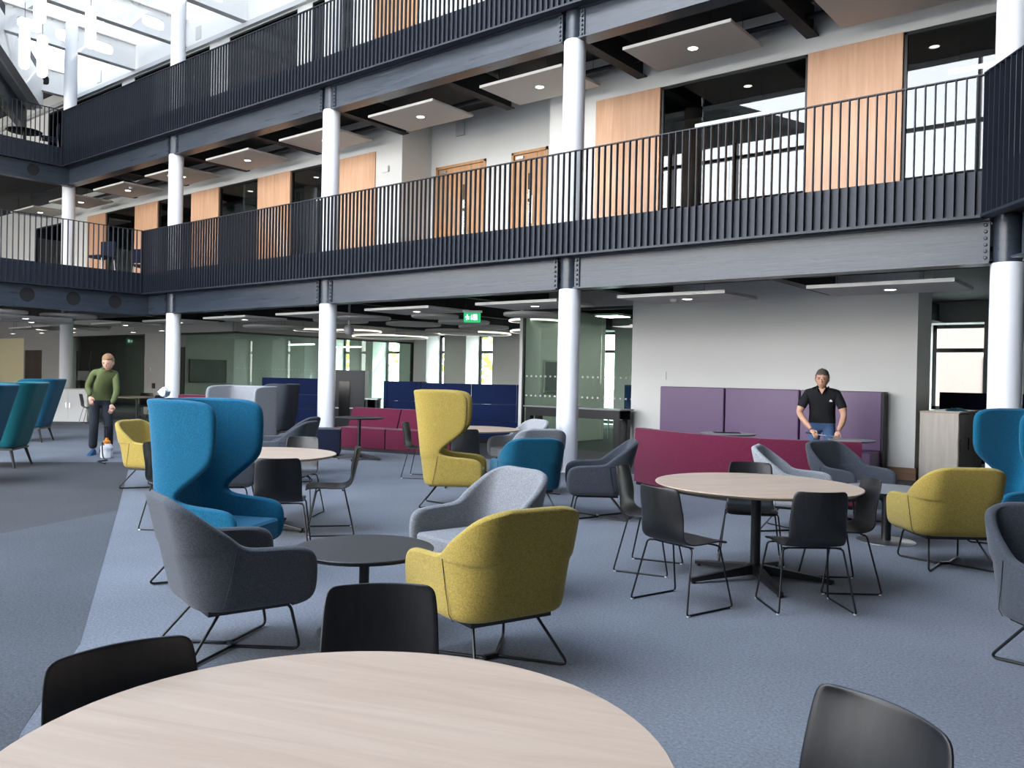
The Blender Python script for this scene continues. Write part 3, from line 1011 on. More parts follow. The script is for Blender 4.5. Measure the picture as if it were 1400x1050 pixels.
# pendant capsules under the roof
cap = MB().lathe([(0, 0), (.06, .005), (.105, .05), (.115, .12), (.115, .86), (.10, .95), (.05, .985), (0, .99)], 24).mesh('glass_shade', 'lamp_white', True)
cord = MB().tube([(0, 0, .98), (0, 0, 4)], .006, 5).mesh('cord', 'black_metal')
for (x, y, z, w) in ((-21.75, 8.21, 8.63, 'lowest left of the cluster'), (-21.42, 8.48, 8.44, 'lowest right of the cluster'), (-18.80, 7.38, 8.70, 'highest of the cluster'), (-20.55, 9.2, 9.15, 'behind the white corner column')):
    d = 1.0
    t = thing('pendant_lamp', 'white glowing capsule pendant lamp, %s' % w, 'lamp', (x, y, z), 0, 'capsule pendants under the roof')
    link('glass_shade', cap, t)
    c = link('cord', cord, t)
    c.scale = (1, 1, 1)


def exit_sign(x, y, z, rz, label):
    t = thing('exit_sign', label, 'sign', (x, y, z), rz, 'green exit signs')
    rbox(-.17, .17, -.012, .012, 0, .2).build('sign_plate', 'exit_green', t)
    rbox(-.2, .2, -.03, .03, .2, .24).build('sign_housing', 'board_grey', t)
    g = MB()
    # running figure, doorway and arrow
    g.box(.02, .10, -.015, -.012, .05, .16)
    g.build('door_symbol', 'exit_white', t)
    g = MB()
    g.box(-.11, -.085, -.015, -.012, .13, .155).box(-.12, -.08, -.015, -.012, .085, .125).box(-.14, -.12, -.015, -.012, .1, .115).box(-.08, -.05, -.015, -.012, .1, .112)
    g.box(-.12, -.105, -.015, -.012, .045, .085).box(-.095, -.06, -.015, -.012, .06, .075)
    g.build('running_figure', 'exit_white', t)
    g = MB().box(-.02, -.008, -.015, -.012, .08, .15)
    g.add([(-.035, -.0145, .085), (.007, -.0145, .085), (-.014, -.0145, .05)], [(0, 1, 2)])
    g.build('arrow', 'exit_white', t)
    for s in (-.13, .13):
        link('hanger', wire, t, (s, 0, .22)).scale = (1, 1, 1.45 if z < 4 else 1.5)


exit_sign(-11.3, 12.66, 2.62, math.radians(36), 'green running figure exit sign under the first floor slab')
exit_sign(-21.2, 11.75, 6.5, math.radians(36), 'small green exit sign under the second floor slab at left')
exit_sign(-34.8, 11.9, 2.62, math.radians(70), 'small green exit sign at the far left')
# detectors
for x, y, z, w in ((-6.55, 12.2, 2.80, 'under the raft in front of the white wall'), (-24.3, 12.1, 6.82, 'under the left gallery raft')):
    t = thing('smoke_detector', 'small white smoke detector %s' % w, 'detector', (x, y, z), 0)
    MB().lathe([(0, 0), (.04, .005), (.05, .03), (.055, .05)], 20).build('dome', 'white_paint', t, True)
t = thing('camera_dome', 'grey half dome camera hanging below the lounge ceiling', 'camera', (-16.2, 13.6, 2.62))
MB().ball((0, 0, 0), .13, 16, 10).build('dome', 'board_grey', t, True)
MB().tube([(0, 0, .1), (0, 0, .95)], .03, 8).build('stem', 'board_grey', t, True)
# room strip lights behind the gallery glass
for x, y, w in ((-7.0, 15.2, 'behind the wide gallery window'), (-2.4, 14.9, 'behind the right gallery window'), (-20.6 + 1.4, 15.4, 'behind the middle gallery window')):
    t = thing('strip_light', 'thin white strip light hanging %s' % w, 'lamp', (x, y, 6.55), 0, 'strip lights behind the gallery windows')
    rbox(-.75, .75, -.03, .03, 0, .06).build('diffuser', 'lamp_white', t)
    for s in (-.6, .6):
        link('hanger', wire, t, (s, 0, .06)).scale = (1, 1, 1.6)
for x, y, w in ((-24.2, 18.2, 'nearer'), (-24.2, 20.3, 'farther')):
    t = thing('strip_light', 'thin strip light inside the glass box, %s' % w, 'lamp', (x, y, 2.5), 0, 'strip lights in the glass box')
    rbox(-.7, .7, -.03, .03, 0, .05).build('diffuser', 'lamp_white', t)
    for s in (-.6, .6):
        link('hanger', wire, t, (s, 0, .05)).scale = (1, 1, 1.75)

# ================================================================== FURNITURE
def upath(s, a, rc, d0):
    sg = 1 if s >= 0 else -1
    s = abs(s)
    l1 = a - rc
    l2 = rc * PI / 2
    if s <= l1:
        p, n = (s, -d0), (0, -1)
    elif s <= l1 + l2:
        th = (s - l1) / rc
        p = (l1 + rc * math.sin(th), -d0 + rc - rc * math.cos(th))
        n = (math.sin(th), -math.cos(th))
    else:
        p, n = (a, -d0 + rc + s - l1 - l2), (1, 0)
    return Vector((sg * p[0], p[1], 0)), Vector((sg * n[0], n[1], 0))


def shell_mesh(name, mat, rows, a=.345, rc=.17, d0=.28, th=.06, lean=.2, flare=.06, z0=.2, cols=26, lean_in=None):
    """upholstered wrap-around shell; rows = (z, half wrap length, inset)"""
    us = []
    for k in range(cols + 1):
        t = -1 + 2 * k / cols
        us.append(math.copysign(1 - (1 - abs(t)) ** 1.25, t))
    nr = len(rows)

    def pt(s, z, inset, off):
        p, n = upath(s, a, rc, d0)
        wb = max(0.0, -n.y)
        ws = n.x
        q = p - n * (off + inset)
        q.y -= lean * (z - z0) * wb ** .7
        q.x += flare * (z - z0) * ws
        q.z = z
        return q, n
    core = min(.14, min(q[1] for q in rows) * .9)

    def smap(u, sf):
        k = abs(u)
        v = k / .4 * core if k <= .4 else core + (k - .4) / .6 * (sf - core)
        return math.copysign(v, u)
    vo, vi, vr = [], [], []
    for i, (z, sf, ins) in enumerate(rows):
        for u in us:
            q, n = pt(smap(u, sf), z, ins, 0)
            vo.append(q)
            q2, n = pt(smap(u, sf) * .985, z, ins * .3, th)
            vi.append(q2)
    nc = len(us)
    verts = vo + vi
    N = len(vo)
    faces = []
    for i in range(nr - 1):
        for k in range(nc - 1):
            a0, a1, b0, b1 = i * nc + k, i * nc + k + 1, (i + 1) * nc + k, (i + 1) * nc + k + 1
            faces.append((a0, a1, b1, b0))
            faces.append((N + a1, N + a0, N + b0, N + b1))
    # boundary loop: left side bottom -> top, top row, right side top -> bottom
    loop = [(i, nc - 1) for i in range(nr)] + [(nr - 1, k) for k in range(nc - 2, -1, -1)] + [(i, 0) for i in range(nr - 2, -1, -1)]
    rim = []
    for (i, k) in loop:
        o = vo[i * nc + k]
        w = vi[i * nc + k]
        z, sf, ins = rows[i]
        zl, sl, _ = rows[max(i - 1, 0)]
        zh, sh, _ = rows[min(i + 1, nr - 1)]
        ds, dz = sh - sl, zh - zl
        if i == nr - 1:
            e = Vector((0, 0, 1)) if 0 < k < nc - 1 else None
        else:
            e = None
        if e is None:
            nn = math.hypot(ds, dz) or 1
            es, ez = dz / nn, -ds / nn
            q1, n = pt(smap(us[k], sf), z, ins, th / 2)
            q2, n = pt(smap(us[k], sf + .01), z, ins, th / 2)
            tdir = (q2 - q1).normalized()
            e = tdir * es + Vector((0, 0, 1)) * ez
            if i == nr - 1:
                e = (e + Vector((0, 0, 1))).normalized()
        rim.append(len(verts))
        verts.append((o + w) / 2 + e * th * .38)
    for j in range(len(loop) - 1):
        (i0, k0), (i1, k1) = loop[j], loop[j + 1]
        o0, o1 = i0 * nc + k0, i1 * nc + k1
        faces.append((o0, rim[j], rim[j + 1], o1))
        faces.append((rim[j], N + o0, N + o1, rim[j + 1]))
    faces.append(tuple(range(nc - 1, -1, -1)))
    me = bpy.data.meshes.new(name)
    me.from_pydata([tuple(v) for v in verts], [], faces)
    bm = bmesh.new()
    bm.from_mesh(me)
    bmesh.ops.recalc_face_normals(bm, faces=bm.faces)
    bm.to_mesh(me)
    bm.free()
    me.materials.append(MATS[mat])
    for p in me.polygons:
        p.use_smooth = True
    return me


TUB = [(.275, .79, .05), (.286, .835, .025), (.305, .872, .006), (.34, .893, 0), (.40, .898, 0), (.47, .898, 0), (.525, .892, 0), (.558, .868, 0), (.577, .82, 0), (.585, .74, 0),
       (.589, .61, 0), (.596, .52, 0), (.618, .468, 0), (.665, .425, 0), (.72, .385, 0), (.775, .342, 0), (.82, .297, 0), (.848, .24, 0), (.86, .155, 0)]
WING = [(.255, .81, .05), (.266, .86, .025), (.288, .91, .006), (.325, .935, 0), (.39, .945, 0), (.46, .945, 0), (.505, .935, 0), (.540, .905, 0), (.558, .85, 0), (.566, .74, 0),
        (.575, .60, 0), (.592, .50, 0), (.625, .462, 0), (.67, .468, 0), (.725, .53, 0), (.79, .615, 0), (.85, .69, 0), (.90, .735, 0), (.96, .755, 0), (1.08, .76, 0), (1.19, .76, 0),
        (1.245, .75, 0), (1.28, .72, 0), (1.302, .66, 0), (1.31, .5, 0)]
CACHE = {}
RCN = .135


def sub(o, lv=1):
    md = o.modifiers.new('subd', 'SUBSURF')
    md.levels = lv
    md.render_levels = lv
    return o


def wire_base():
    mbs = []
    for s in (-1, 1):
        p = [(s * .20, .12, .268), (s * .24, .225, .262), (s * .27, .275, .011), (s * .03, -.02, .011), (s * .285, -.335, .011), (s * .19, -.13, .27)]
        mbs.append(MB().tube(fillet(p, .045, 5), .0085, 8))
    return mbs


def lounge(kind, fab, label, c, f, group, scale=1.0, seam=True):
    """tub or wing chair on a black wire sled; faces direction f"""
    key = (kind, fab)
    if key not in CACHE:
        rows = TUB if kind == 'tub' else WING
        d = {}
        d['shell'] = shell_mesh('shell', fab, rows, rc=RCN, lean=.24 if kind == 'tub' else .13, flare=.06 if kind == 'tub' else -.01)
        d['seat'] = MB().box(-.285, .285, -.25, (.325 if kind == 'tub' else .37), .285, .435).mesh('seat_cushion', fab, True, .045, 3)
        base = wire_base()
        d['rod'] = [b.mesh('sled_rod', 'black_metal', True) for b in base]
        d['clip'] = MB().box(-.04, .04, -.032, -.008, .003, .024).mesh('rod_clip', 'black_metal')
        d['glide'] = MB().box(-.006, .006, -.02, .02, 0, .006).mesh('glide', 'clear_foot')
        d['pan'] = MB().box(-.25, .25, -.22, .22, .25, .28).mesh('seat_pan', 'black_metal')
        seams = []
        zt = .60 if kind == 'tub' else .60
        for sg in (-1, 1):
            pts = []
            for k in range(9):
                z = .285 + (zt - .285) * k / 8
                s = .40 + .05 * k / 8
                p, n = upath(sg * s, .345, RCN, .28)
                q = p + n * .0005
                if z < .30:
                    q = p - n * .02
                q.y -= (.24 if kind == 'tub' else .13) * (z - .2) * max(0, -n.y) ** .7
                q.x += (.06 if kind == 'tub' else -.01) * (z - .2) * n.x
                q.z = z
                pts.append(q)
            seams.append(MB().tube(pts, .0022, 5).mesh('seam', 'black_plastic'))
        d['seam'] = seams
        CACHE[key] = d
    d = CACHE[key]
    t = thing('tub_chair' if kind == 'tub' else 'wing_chair', label, 'armchair', (c[0], c[1], 0), heading(f), group)
    t.scale = (scale,) * 3
    sh = sub(link('shell', d['shell'], t))
    link('seat_cushion', d['seat'], t)
    link('seat_pan', d['pan'], t)
    for r in d['rod']:
        link('sled_rod', r, t)
    link('rod_clip', d['clip'], t)
    if seam:
        for s in d['seam']:
            link('seam', s, sh)
    return t


# ---- plywood side chair
def ply_mesh():
    prof = [(.232, .418, .185), (.225, .432, .206), (.20, .440, .214), (.12, .440, .218), (.02, .434, .218), (-.07, .430, .214), (-.13, .434, .208), (-.175, .452, .202), (-.205, .487, .198),
            (-.225, .54, .197), (-.240, .60, .197), (-.254, .67, .195), (-.268, .74, .191), (-.277, .79, .185), (-.281, .812, .176), (-.283, .822, .155)]
    nx = 12
    vs, fs = [], []
    for i, (y, z, w) in enumerate(prof):
        for k in range(nx + 1):
            u = -1 + 2 * k / nx
            bw = min(1, max(0, (z - .46) / .14))
            sw = 1 - bw
            yy = y + bw * .045 * u * u
            zz = z + sw * .012 * u * u * (1 if y < .2 else .3)
            vs.append((u * w, yy, zz))
    for i in range(len(prof) - 1):
        for k in range(nx):
            a = i * (nx + 1) + k
            fs.append((a, a + 1, a + nx + 2, a + nx + 1))
    me = bpy.data.meshes.new('shell')
    me.from_pydata(vs, [], fs)
    me.materials.append(MATS['ply_black'])
    for p in me.polygons:
        p.use_smooth = True
    return me


PLY = ply_mesh()
SIDE_ROD = []
for s in (-1, 1):
    p = [(s * .17, .11, .425), (s * .215, .13, .42), (s * .262, .215, .0075), (s * .262, -.225, .0075), (s * .205, -.13, .42), (s * .16, -.11, .425)]
    SIDE_ROD.append(MB().tube(fillet(p, .025, 4), .0068, 8).mesh('sled_rod', 'black_metal', True))
CROSS = MB().tube([(-.2, 0, .424), (.2, 0, .424)], .006, 6).mesh('cross_rod', 'black_metal', True)
GLIDE = MB().box(-.0075, .0075, -.009, .009, 0, .010).mesh('glide', 'clear_foot')


def side_chair(label, c, f, group, s=1.0):
    t = thing('side_chair', label, 'chair', (c[0], c[1], 0), heading(f), group)
    t.scale = (s, s, s)
    o = link('shell', PLY, t)
    md = o.modifiers.new('thick', 'SOLIDIFY')
    md.thickness = .011
    md.offset = 0
    sub(o)
    for i, r in enumerate(SIDE_ROD):
        ro = link('sled_rod', r, t)
        sx = (-1, 1)[i]
        for y in (.2, -.21):
            link('glide', GLIDE, ro, (sx * .262, y, 0))
    link('cross_rod', CROSS, t, (0, .11, 0))
    link('cross_rod', CROSS, t, (0, -.11, 0))
    return t


# ---- tables
def table_top(r, h, mat, edge, th=.026):
    return [(MB().lathe([(r - .004, h - th * .25), (r, h - th * .2), (r, h - .003), (r - .003, h), (0, h)], 72), mat, 'tabletop'),
            (MB().lathe([(0, h - th), (r - .03, h - th), (r - .001, h - th * .3), (r - .001, h - th * .15)], 72), edge, 'edge_band')]


def star_table(label, c, r, h, mat, edge, group=None, rot=0.0, leg=.48, post=.038, nleg=4, gname='round_table'):
    t = thing(gname, label, 'table', (c[0], c[1], 0), rot, group)
    for mb, mt, nm in table_top(r, h, mat, edge):
        mb.build(nm, mt, t, True)
    MB().prism([(post * 1.0 * math.cos(a), post * math.sin(a)) for a in [2 * PI * k / 12 for k in range(12)]], .06, h - .025).build('post', 'black_metal', t, True)
    MB().lathe([(.2, h - .034), (.2, h - .026)], 24).build('mount_plate', 'black_metal', t)
    for k in range(nleg):
        a = 2 * PI * k / nleg
        mb = MB()
        w0, w1 = .036, .018
        vs = []
        for (x, w, zb, zt) in ((.0, w0, .045, .125), (leg, w1, .012, .04)):
            vs += [(x, -w, zb), (x, w, zb), (x, w, zt), (x, -w, zt)]
        mb.add(vs, [(0, 1, 2, 3), (7, 6, 5, 4), (0, 4, 5, 1), (1, 5, 6, 2), (2, 6, 7, 3), (3, 7, 4, 0)])
        lg = mb.build('leg', 'black_metal', t, False, .006, 2, rz=a)
        MB().lathe([(.016, 0), (.016, .014)], 10, (leg - .03, 0, 0)).build('glide', 'black_plastic', lg)
    return t


def disc_table(label, c, r, h, mat, group=None, base=.27, bmat='laminate_dark', post=.03):
    t = thing('coffee_table', label, 'table', (c[0], c[1], 0), 0, group)
    for mb, mt, nm in table_top(r, h, mat, 'black_plastic', .03):
        mb.build(nm, mt, t, True)
    MB().lathe([(post, .012), (post, h - .03)], 20).build('post', 'black_metal', t, True)
    MB().lathe([(.15, h - .038), (.15, h - .03)], 20).build('mount_plate', 'black_metal', t)
    MB().lathe([(base, 0), (base, .008), (base - .01, .014), (0, .016)], 48).build('base_plate', bmat, t, True)
    return t


# foreground table with its chairs
G1 = 'black plywood chairs around the nearest table'
star_table('large pale oak round table in the foreground at the bottom edge', (-1.34, 1.11), .695, .74, 'oak_pale', 'table_edge', None, .35)
side_chair('black plywood chair left of the foreground table', (-1.87, 1.02), (.99, -.12), G1)
side_chair('black plywood chair behind the foreground table, in front of the black coffee table', (-1.93, 1.76), (.72, -.69), G1)
side_chair('black plywood chair at the bottom right with visible wood grain', (-.62, 1.74), (-.42, -.9), G1)

# middle right table with its chairs
G2 = 'black plywood chairs around the middle right table'
star_table('pale oak round table at middle right on black star base', (-2.62, 6.30), .78, .74, 'oak_pale', 'table_edge', None, math.radians(-121), .58, .038, 5)
side_chair('black plywood chair front left of the middle right table', (-2.70, 5.24), (.125, .44), G2)
side_chair('black plywood chair front right of the middle right table, back towards camera', (-2.04, 5.76), (-.345, .38), G2)
side_chair('black plywood chair at the right end of the middle right table', (-2.06, 6.52), (-.33, -.26), G2)
side_chair('black plywood chair behind the middle right table, facing the camera', (-2.93, 6.93), (.30, -.62), G2)
side_chair('black plywood chair at the left end of the middle right table', (-3.41, 6.05), (.48, .125), G2)

# black coffee table and its lounge chairs
G3 = 'lounge chairs around the black coffee table'
disc_table('round black coffee table with disc foot', (-3.81, 3.35), .412, .5, 'laminate_dark')
lounge('tub', 'felt_charcoal', 'charcoal tub chair at the front left facing the black coffee table', (-4.13, 2.69), (.26, .966), G3)
lounge('tub', 'felt_mustard', 'mustard yellow tub chair in the front centre, back towards camera', (-2.95, 3.50), (-.95, .30), G3)
lounge('tub', 'felt_midgrey', 'light grey tub chair beyond the black coffee table', (-3.86, 4.42), (-.2, -.98), G3)
lounge('wing', 'felt_teal', 'large teal high wing chair at front left', (-5.55, 3.43), (.906, .422), G3)

# table behind the teal wing chair
G4 = 'black plywood chairs at the left table'
star_table('pale oak round table right behind the teal wing chair', (-7.04, 4.83), .73, .74, 'oak_pale', 'table_edge', None, .4)
side_chair('black plywood chair with its back to camera at the left table', (-6.06, 4.36), (-.77, .64), G4)
side_chair('black plywood chair seen side on at the right of the left table', (-6.47, 5.24), (-.62, -.78), G4)
side_chair('black plywood chair beyond the left table with sunlit back', (-7.55, 5.62), (.5, -.77), G4)
side_chair('black plywood chair tucked under the left side of the left table', (-7.75, 4.35), (.7, .48), G4)
lounge('tub', 'felt_dark', 'dark grey tub chair beyond the left table', (-9.75, 7.05), (-.86, -.5), 'lounge chairs in the middle distance')
lounge('tub', 'felt_dark', 'second dark grey tub chair partly hidden beyond the left table', (-10.6, 7.75), (-.86, -.5), 'lounge chairs in the middle distance')
lounge('tub', 'felt_mustard', 'mustard tub chair at far left beside the teal wing chair', (-10.45, 5.6), (.75, .35), 'lounge chairs in the middle distance')
lounge('tub', 'felt_dark', 'dark tub chair hidden behind the teal wing chair', (-8.4, 5.35), (.6, .7), 'lounge chairs in the middle distance')

# centre group
G5 = 'lounge chairs in the centre'
lounge('wing', 'felt_mustard', 'mustard yellow high wing chair in the centre', (-6.78, 7.28), (.80, .60), G5, 1.03)
lounge('tub', 'felt_teal_deep', 'teal tub chair seen from behind in front of the middle column', (-5.88, 7.57), (-.80, .60), G5)
lounge('tub', 'felt_grey', 'light grey tub chair just behind the teal tub chair', (-6.83, 8.95), (-.80, .60), G5)
lounge('tub', 'felt_grey', 'light grey tub chair half hidden beyond the oak table', (-8.2, 10.3), (-.3, -.9), G5)
lounge('tub', 'felt_dark', 'dark grey tub chair right of the middle column facing left', (-5.12, 7.86), (-.80, -.60), G5)
star_table('pale oak round table behind the mustard wing chair', (-8.51, 9.57), .74, .74, 'oak_pale', 'table_edge', None, .2)
G6 = 'black plywood chairs at the far oak table'
side_chair('black plywood chair side on, left of the mustard wing chair', (-9.02, 9.0), (.85, .5), G6)
side_chair('black plywood chair half hidden behind the mustard wing chair', (-7.75, 8.62), (-.6, .8), G6)

# right group around the small dark table
G7 = 'lounge chairs on the right'
disc_table('small dark grey round table on steel disc foot at right', (-2.30, 8.72), .42, .52, 'grey_top', None, .27, 'chrome', .045)
lounge('tub', 'felt_mustard', 'mustard yellow tub chair on the right, back towards camera', (-1.64, 7.99), (-.62, .78), G7)
lounge('tub', 'felt_dark', 'dark grey tub chair in front of the man, left of the small table', (-2.96, 9.75), (.92, -.35), G7)
lounge('tub', 'felt_grey', 'light grey tub chair behind the middle right table', (-3.17, 8.65), (.95, .25), G7)
lounge('wing', 'felt_teal', 'teal high wing chair at the right edge', (-1.31, 9.29), (-.68, -.735), G7)
lounge('tub', 'felt_dark', 'dark grey tub chair cut off by the right edge of the photo', (-.42, 5.35), (.55, -.60), G7)

# teal lounge chairs with wooden legs at the far left
LOU = [(.30, .66, .04), (.32, .74, .015), (.36, .80, 0), (.44, .82, 0), (.54, .82, 0), (.60, .80, 0), (.66, .76, 0), (.76, .72, 0), (.88, .72, 0), (1.0, .74, 0), (1.10, .75, 0), (1.20, .74, 0), (1.25, .71, 0),
       (1.275, .64, 0), (1.285, .5, 0)]


def booth_chair(fab, label, c, f):
    me = CACHE.get(('lou', fab)) or shell_mesh('shell', fab, LOU, a=.40, rc=.14, d0=.30, th=.07, lean=.30, flare=.17, z0=.3)
    CACHE[('lou', fab)] = me
    t = thing('lounge_chair', label, 'armchair', (c[0], c[1], 0), heading(f), 'teal lounge chairs at the far left')
    sub(link('shell', me, t))
    MB().box(-.34, .34, -.27, .36, .30, .46).build('seat_cushion', fab, t, True, .04, 3)
    MB().box(-.33, .33, -.28, .30, .27, .30).build('seat_frame', 'black_metal', t)
    for sx in (-1, 1):
        for sy, y in ((-1, -.27), (1, .28)):
            MB().tube([(sx * .28, y * .9, .29), (sx * .34, y * 1.2, 0)], .026, 8, .017).build('leg', 'black_plastic', t, True)
    return t


booth_chair('felt_teal_deep', 'blue teal lounge chair on dark wooden legs, farthest of three at left', (-18.7, 7.3), (-.65, -.76))
booth_chair('felt_green_teal', 'green teal lounge chair on dark wooden legs, middle of three at left', (-14.21, 5.12), (-.65, -.76))
booth_chair('felt_teal', 'bright blue lounge chair on dark wooden legs, nearest of three at left edge', (-12.4, 4.0), (-.65, -.76))

# ------------------------------------------------------------------ sofas and booths
# burgundy two seat sofa (local x along the seat, faces -y)
t = thing('sofa', 'burgundy two seat sofa behind the tall dark table', 'sofa', (-13.45, 10.98, 0), math.radians(14))
for k in range(2):
    rbox(.02 + k * 1.2, 1.2 + k * 1.2, -.02, .62, .06, .46).build('seat_cushion', 'felt_burgundy', t, True, .03, 2)
    mb = MB()
    x0, x1 = .02 + k * 1.2, 1.2 + k * 1.2
    mb.add([(x0, .40, .44), (x1, .40, .44), (x1, .72, .44), (x0, .72, .44), (x0, .56, .84), (x1, .56, .84), (x1, .74, .84), (x0, .74, .84)],
           [(0, 3, 2, 1), (4, 5, 6, 7), (0, 1, 5, 4), (1, 2, 6, 5), (2, 3, 7, 6), (3, 0, 4, 7)])
    mb.build('backrest', 'felt_burgundy', t, True, .03, 2)
rbox(0, 2.42, .0, .7, 0, .07).build('plinth', 'black_plastic', t)
rbox(2.43, 2.85, -.35, .3, 0, .46).build('end_seat', 'felt_burgundy', t, True, .03, 2)

# curved burgundy sofa seen from behind
t = thing('sofa', 'curved burgundy sofa seen from behind in front of the man', 'sofa', (0, 0, 0))
cp = [(-6.35, 10.75), (-5.75, 10.42), (-5.2, 10.22), (-4.62, 10.12), (-4.1, 10.16), (-3.55, 10.36), (-3.1, 10.62)]


def cr(p, n=5):
    out = []
    P = [Vector((q[0], q[1], 0)) for q in p]
    P = [P[0] * 2 - P[1]] + P + [P[-1] * 2 - P[-2]]
    for i in range(1, len(P) - 2):
        for k in range(n):
            u = k / n
            a, b, c, d = P[i - 1], P[i], P[i + 1], P[i + 2]
            out.append(.5 * (2 * b + (c - a) * u + (2 * a - 5 * b + 4 * c - d) * u * u + (3 * b - a - 3 * c + d) * u ** 3))
    out.append(P[-2])
    return out


cpts = cr(cp)


def sweep(pts, prof, name, mat, parent, closed_ends=True):
    """prof: closed list (offset to the left of travel, z)"""
    vs, fs = [], []
    n = len(prof)
    for i, p in enumerate(pts):
        d = (pts[min(i + 1, len(pts) - 1)] - pts[max(i - 1, 0)]).normalized()
        nl = Vector((-d.y, d.x, 0))
        for o, z in prof:
            q = p + nl * o
            vs.append((q.x, q.y, z))
    for i in range(len(pts) - 1):
        for k in range(n):
            k2 = (k + 1) % n
            fs.append((i * n + k, i * n + k2, (i + 1) * n + k2, (i + 1) * n + k))
    fs.append(tuple(range(n - 1, -1, -1)))
    fs.append(tuple((len(pts) - 1) * n + k for k in range(n)))
    mb = MB().add(vs, fs)
    o = mb.build(name, mat, parent, True)
    bm = bmesh.new()
    bm.from_mesh(o.data)
    bmesh.ops.recalc_face_normals(bm, faces=bm.faces)
    bm.to_mesh(o.data)
    bm.free()
    sm(o.data, 50)
    return o


m1 = 2 * len(cpts) // 3
bp = [(0, .05), (.16, .05), (.16, .80), (.14, .83), (.02, .83), (0, .80)]
sweep(cpts[:m1 - 0], bp, 'back_panel', 'felt_burgundy', t)
sweep(cpts[m1 - 1:], [(o + .004, z - .002) for o, z in bp], 'back_panel', 'felt_burgundy', t)
sweep(cpts, [(.16, .1), (.75, .1), (.75, .42), (.72, .45), (.16, .45)], 'seat_cushion', 'felt_burgundy', t)
sweep(cpts, [(.04, 0), (.7, 0), (.7, .1), (.04, .1)], 'plinth', 'black_plastic', t)

# purple wall bench
t = thing('wall_bench', 'purple padded high back bench against the white wall', 'bench', (0, 0, 0))
YP = 14.46
ed = [(-7.97, -6.64), (-6.63, -5.26), (-5.25, -3.90)]
for i, (a, b) in enumerate(ed):
    rbox(a + .008, b - .008, YP - .07, YP + .05, .45, 1.42).build('back_cushion', 'vinyl_purple', t, True, .035, 3)
    rbox(a + .008, b - .008, YP - .62, YP - .06, .12, .45).build('seat_cushion', 'vinyl_purple', t, True, .03, 3)
rbox(-7.97, -3.90, YP + .05, YG - .04, 0, 1.40).build('back_frame', 'felt_navy', t)
rbox(-3.90, -3.87, YP - .1, YG - .04, 0, 1.42).build('end_panel', 'black_plastic', t)
rbox(-7.97, -3.90, YP - .55, YP + .05, 0, .12).build('plinth', 'black_plastic', t)
# slim grey tables before the bench
star_table('slim grey round table in front of the purple bench at left', (-5.55, 12.2), .42, .74, 'grey_top', 'grey_top', 'grey tables at the purple bench', .2, .36, .03)
star_table('slim grey round table right of the man in black', (-3.77, 12.42), .32, .74, 'grey_top', 'grey_top', 'grey tables at the purple bench', .2, .34, .03)
t = thing('tablet', 'dark tablet lying on the slim grey table by the purple bench', 'tablet', (-5.6, 12.25, .74), .6)
rbox(-.2, .2, -.1, .1, 0, .012).build('body', 'screen_black', t)
rbox(-.19, .19, -.09, .09, .012, .013).build('screen', 'screen_black', t)

# blue booths
def booth(label, p, rz, n, w, h, depth, name='booth_sofa', seat=True):
    t = thing(name, label, 'booth', (p[0], p[1], 0), rz, 'blue booths')
    for k in range(n):
        x0, x1 = k * w + .004, (k + 1) * w - .004
        for z0, z1 in ((.12, .50), (.504, h * .66), (h * .66 + .004, h)):
            rbox(x0, x1, 0, .12, z0, z1).build('back_cushion', 'felt_blue', t, True, .012, 2)
        if seat:
            rbox(x0, x1, .12, depth, .12, .45).build('seat_cushion', 'felt_blue', t, True, .03, 2)
    for x in (-.09, n * w):
        rbox(x, x + .09, 0, depth, .05, h).build('side_panel', 'felt_blue', t, True, .02, 2)
    rbox(0, n * w, .02, depth - .05, 0, .12).build('plinth', 'black_plastic', t)
    return t


booth('blue high back booth right of the mustard wing chair', (-13.75, 13.85), math.radians(38), 2, 1.05, 1.36, .7)
booth('blue high back booth left of the second column', (-20.85, 14.43), math.radians(33), 2, 1.0, 1.38, .7)
booth('blue desk booth behind the burgundy sofa', (-15.02, 13.82), math.radians(33), 1, .72, 1.38, .75)
t = thing('tall_cabinet', 'tall dark media cabinet right of the second column', 'cabinet', (-15.95, 13.0, 0), math.radians(35))
rbox(0, .72, 0, .42, 0, 1.62).build('body', 'black_plastic', t, False, .008)
rbox(.1, .36, -.02, 0, .5, 1.35).build('screen', 'screen_black', t)
rbox(.0, .72, -.012, 0, .7, .73).build('shelf', 'board_grey', t)
t = thing('desk', 'white topped desk between the tall cabinet and the blue booth', 'desk', (-15.30, 13.36, 0), math.radians(35))
rbox(0, .32, 0, .45, .93, .96).build('desktop', 'paper', t)
for x in (.02, .25):
    rbox(x, x + .05, .02, .43, 0, .93).build('leg', 'black_plastic', t)
rbox(.07, .25, .38, .41, .2, .93).build('modesty_panel', 'felt_navy', t)

# black cube pouf on castors
t = thing('cube_pouf', 'black cube pouf on castors beside the second column', 'pouf', (-12.42, 9.89, 0), math.radians(48))
rbox(-.3, .3, -.3, .3, .07, .52).build('body', 'felt_navy', t, True, .02, 2)
for a, b in ((-1, -1), (1, -1), (1, 1), (-1, 1)):
    MB().ball((a * .24, b * .24, .035), .035, 10, 6).build('castor', 'black_plastic', t, True)
star_table('tall dark round table in front of the burgundy sofa', (-11.58, 10.0), .44, .76, 'laminate_dark', 'black_plastic', None, .55, .4, .03)

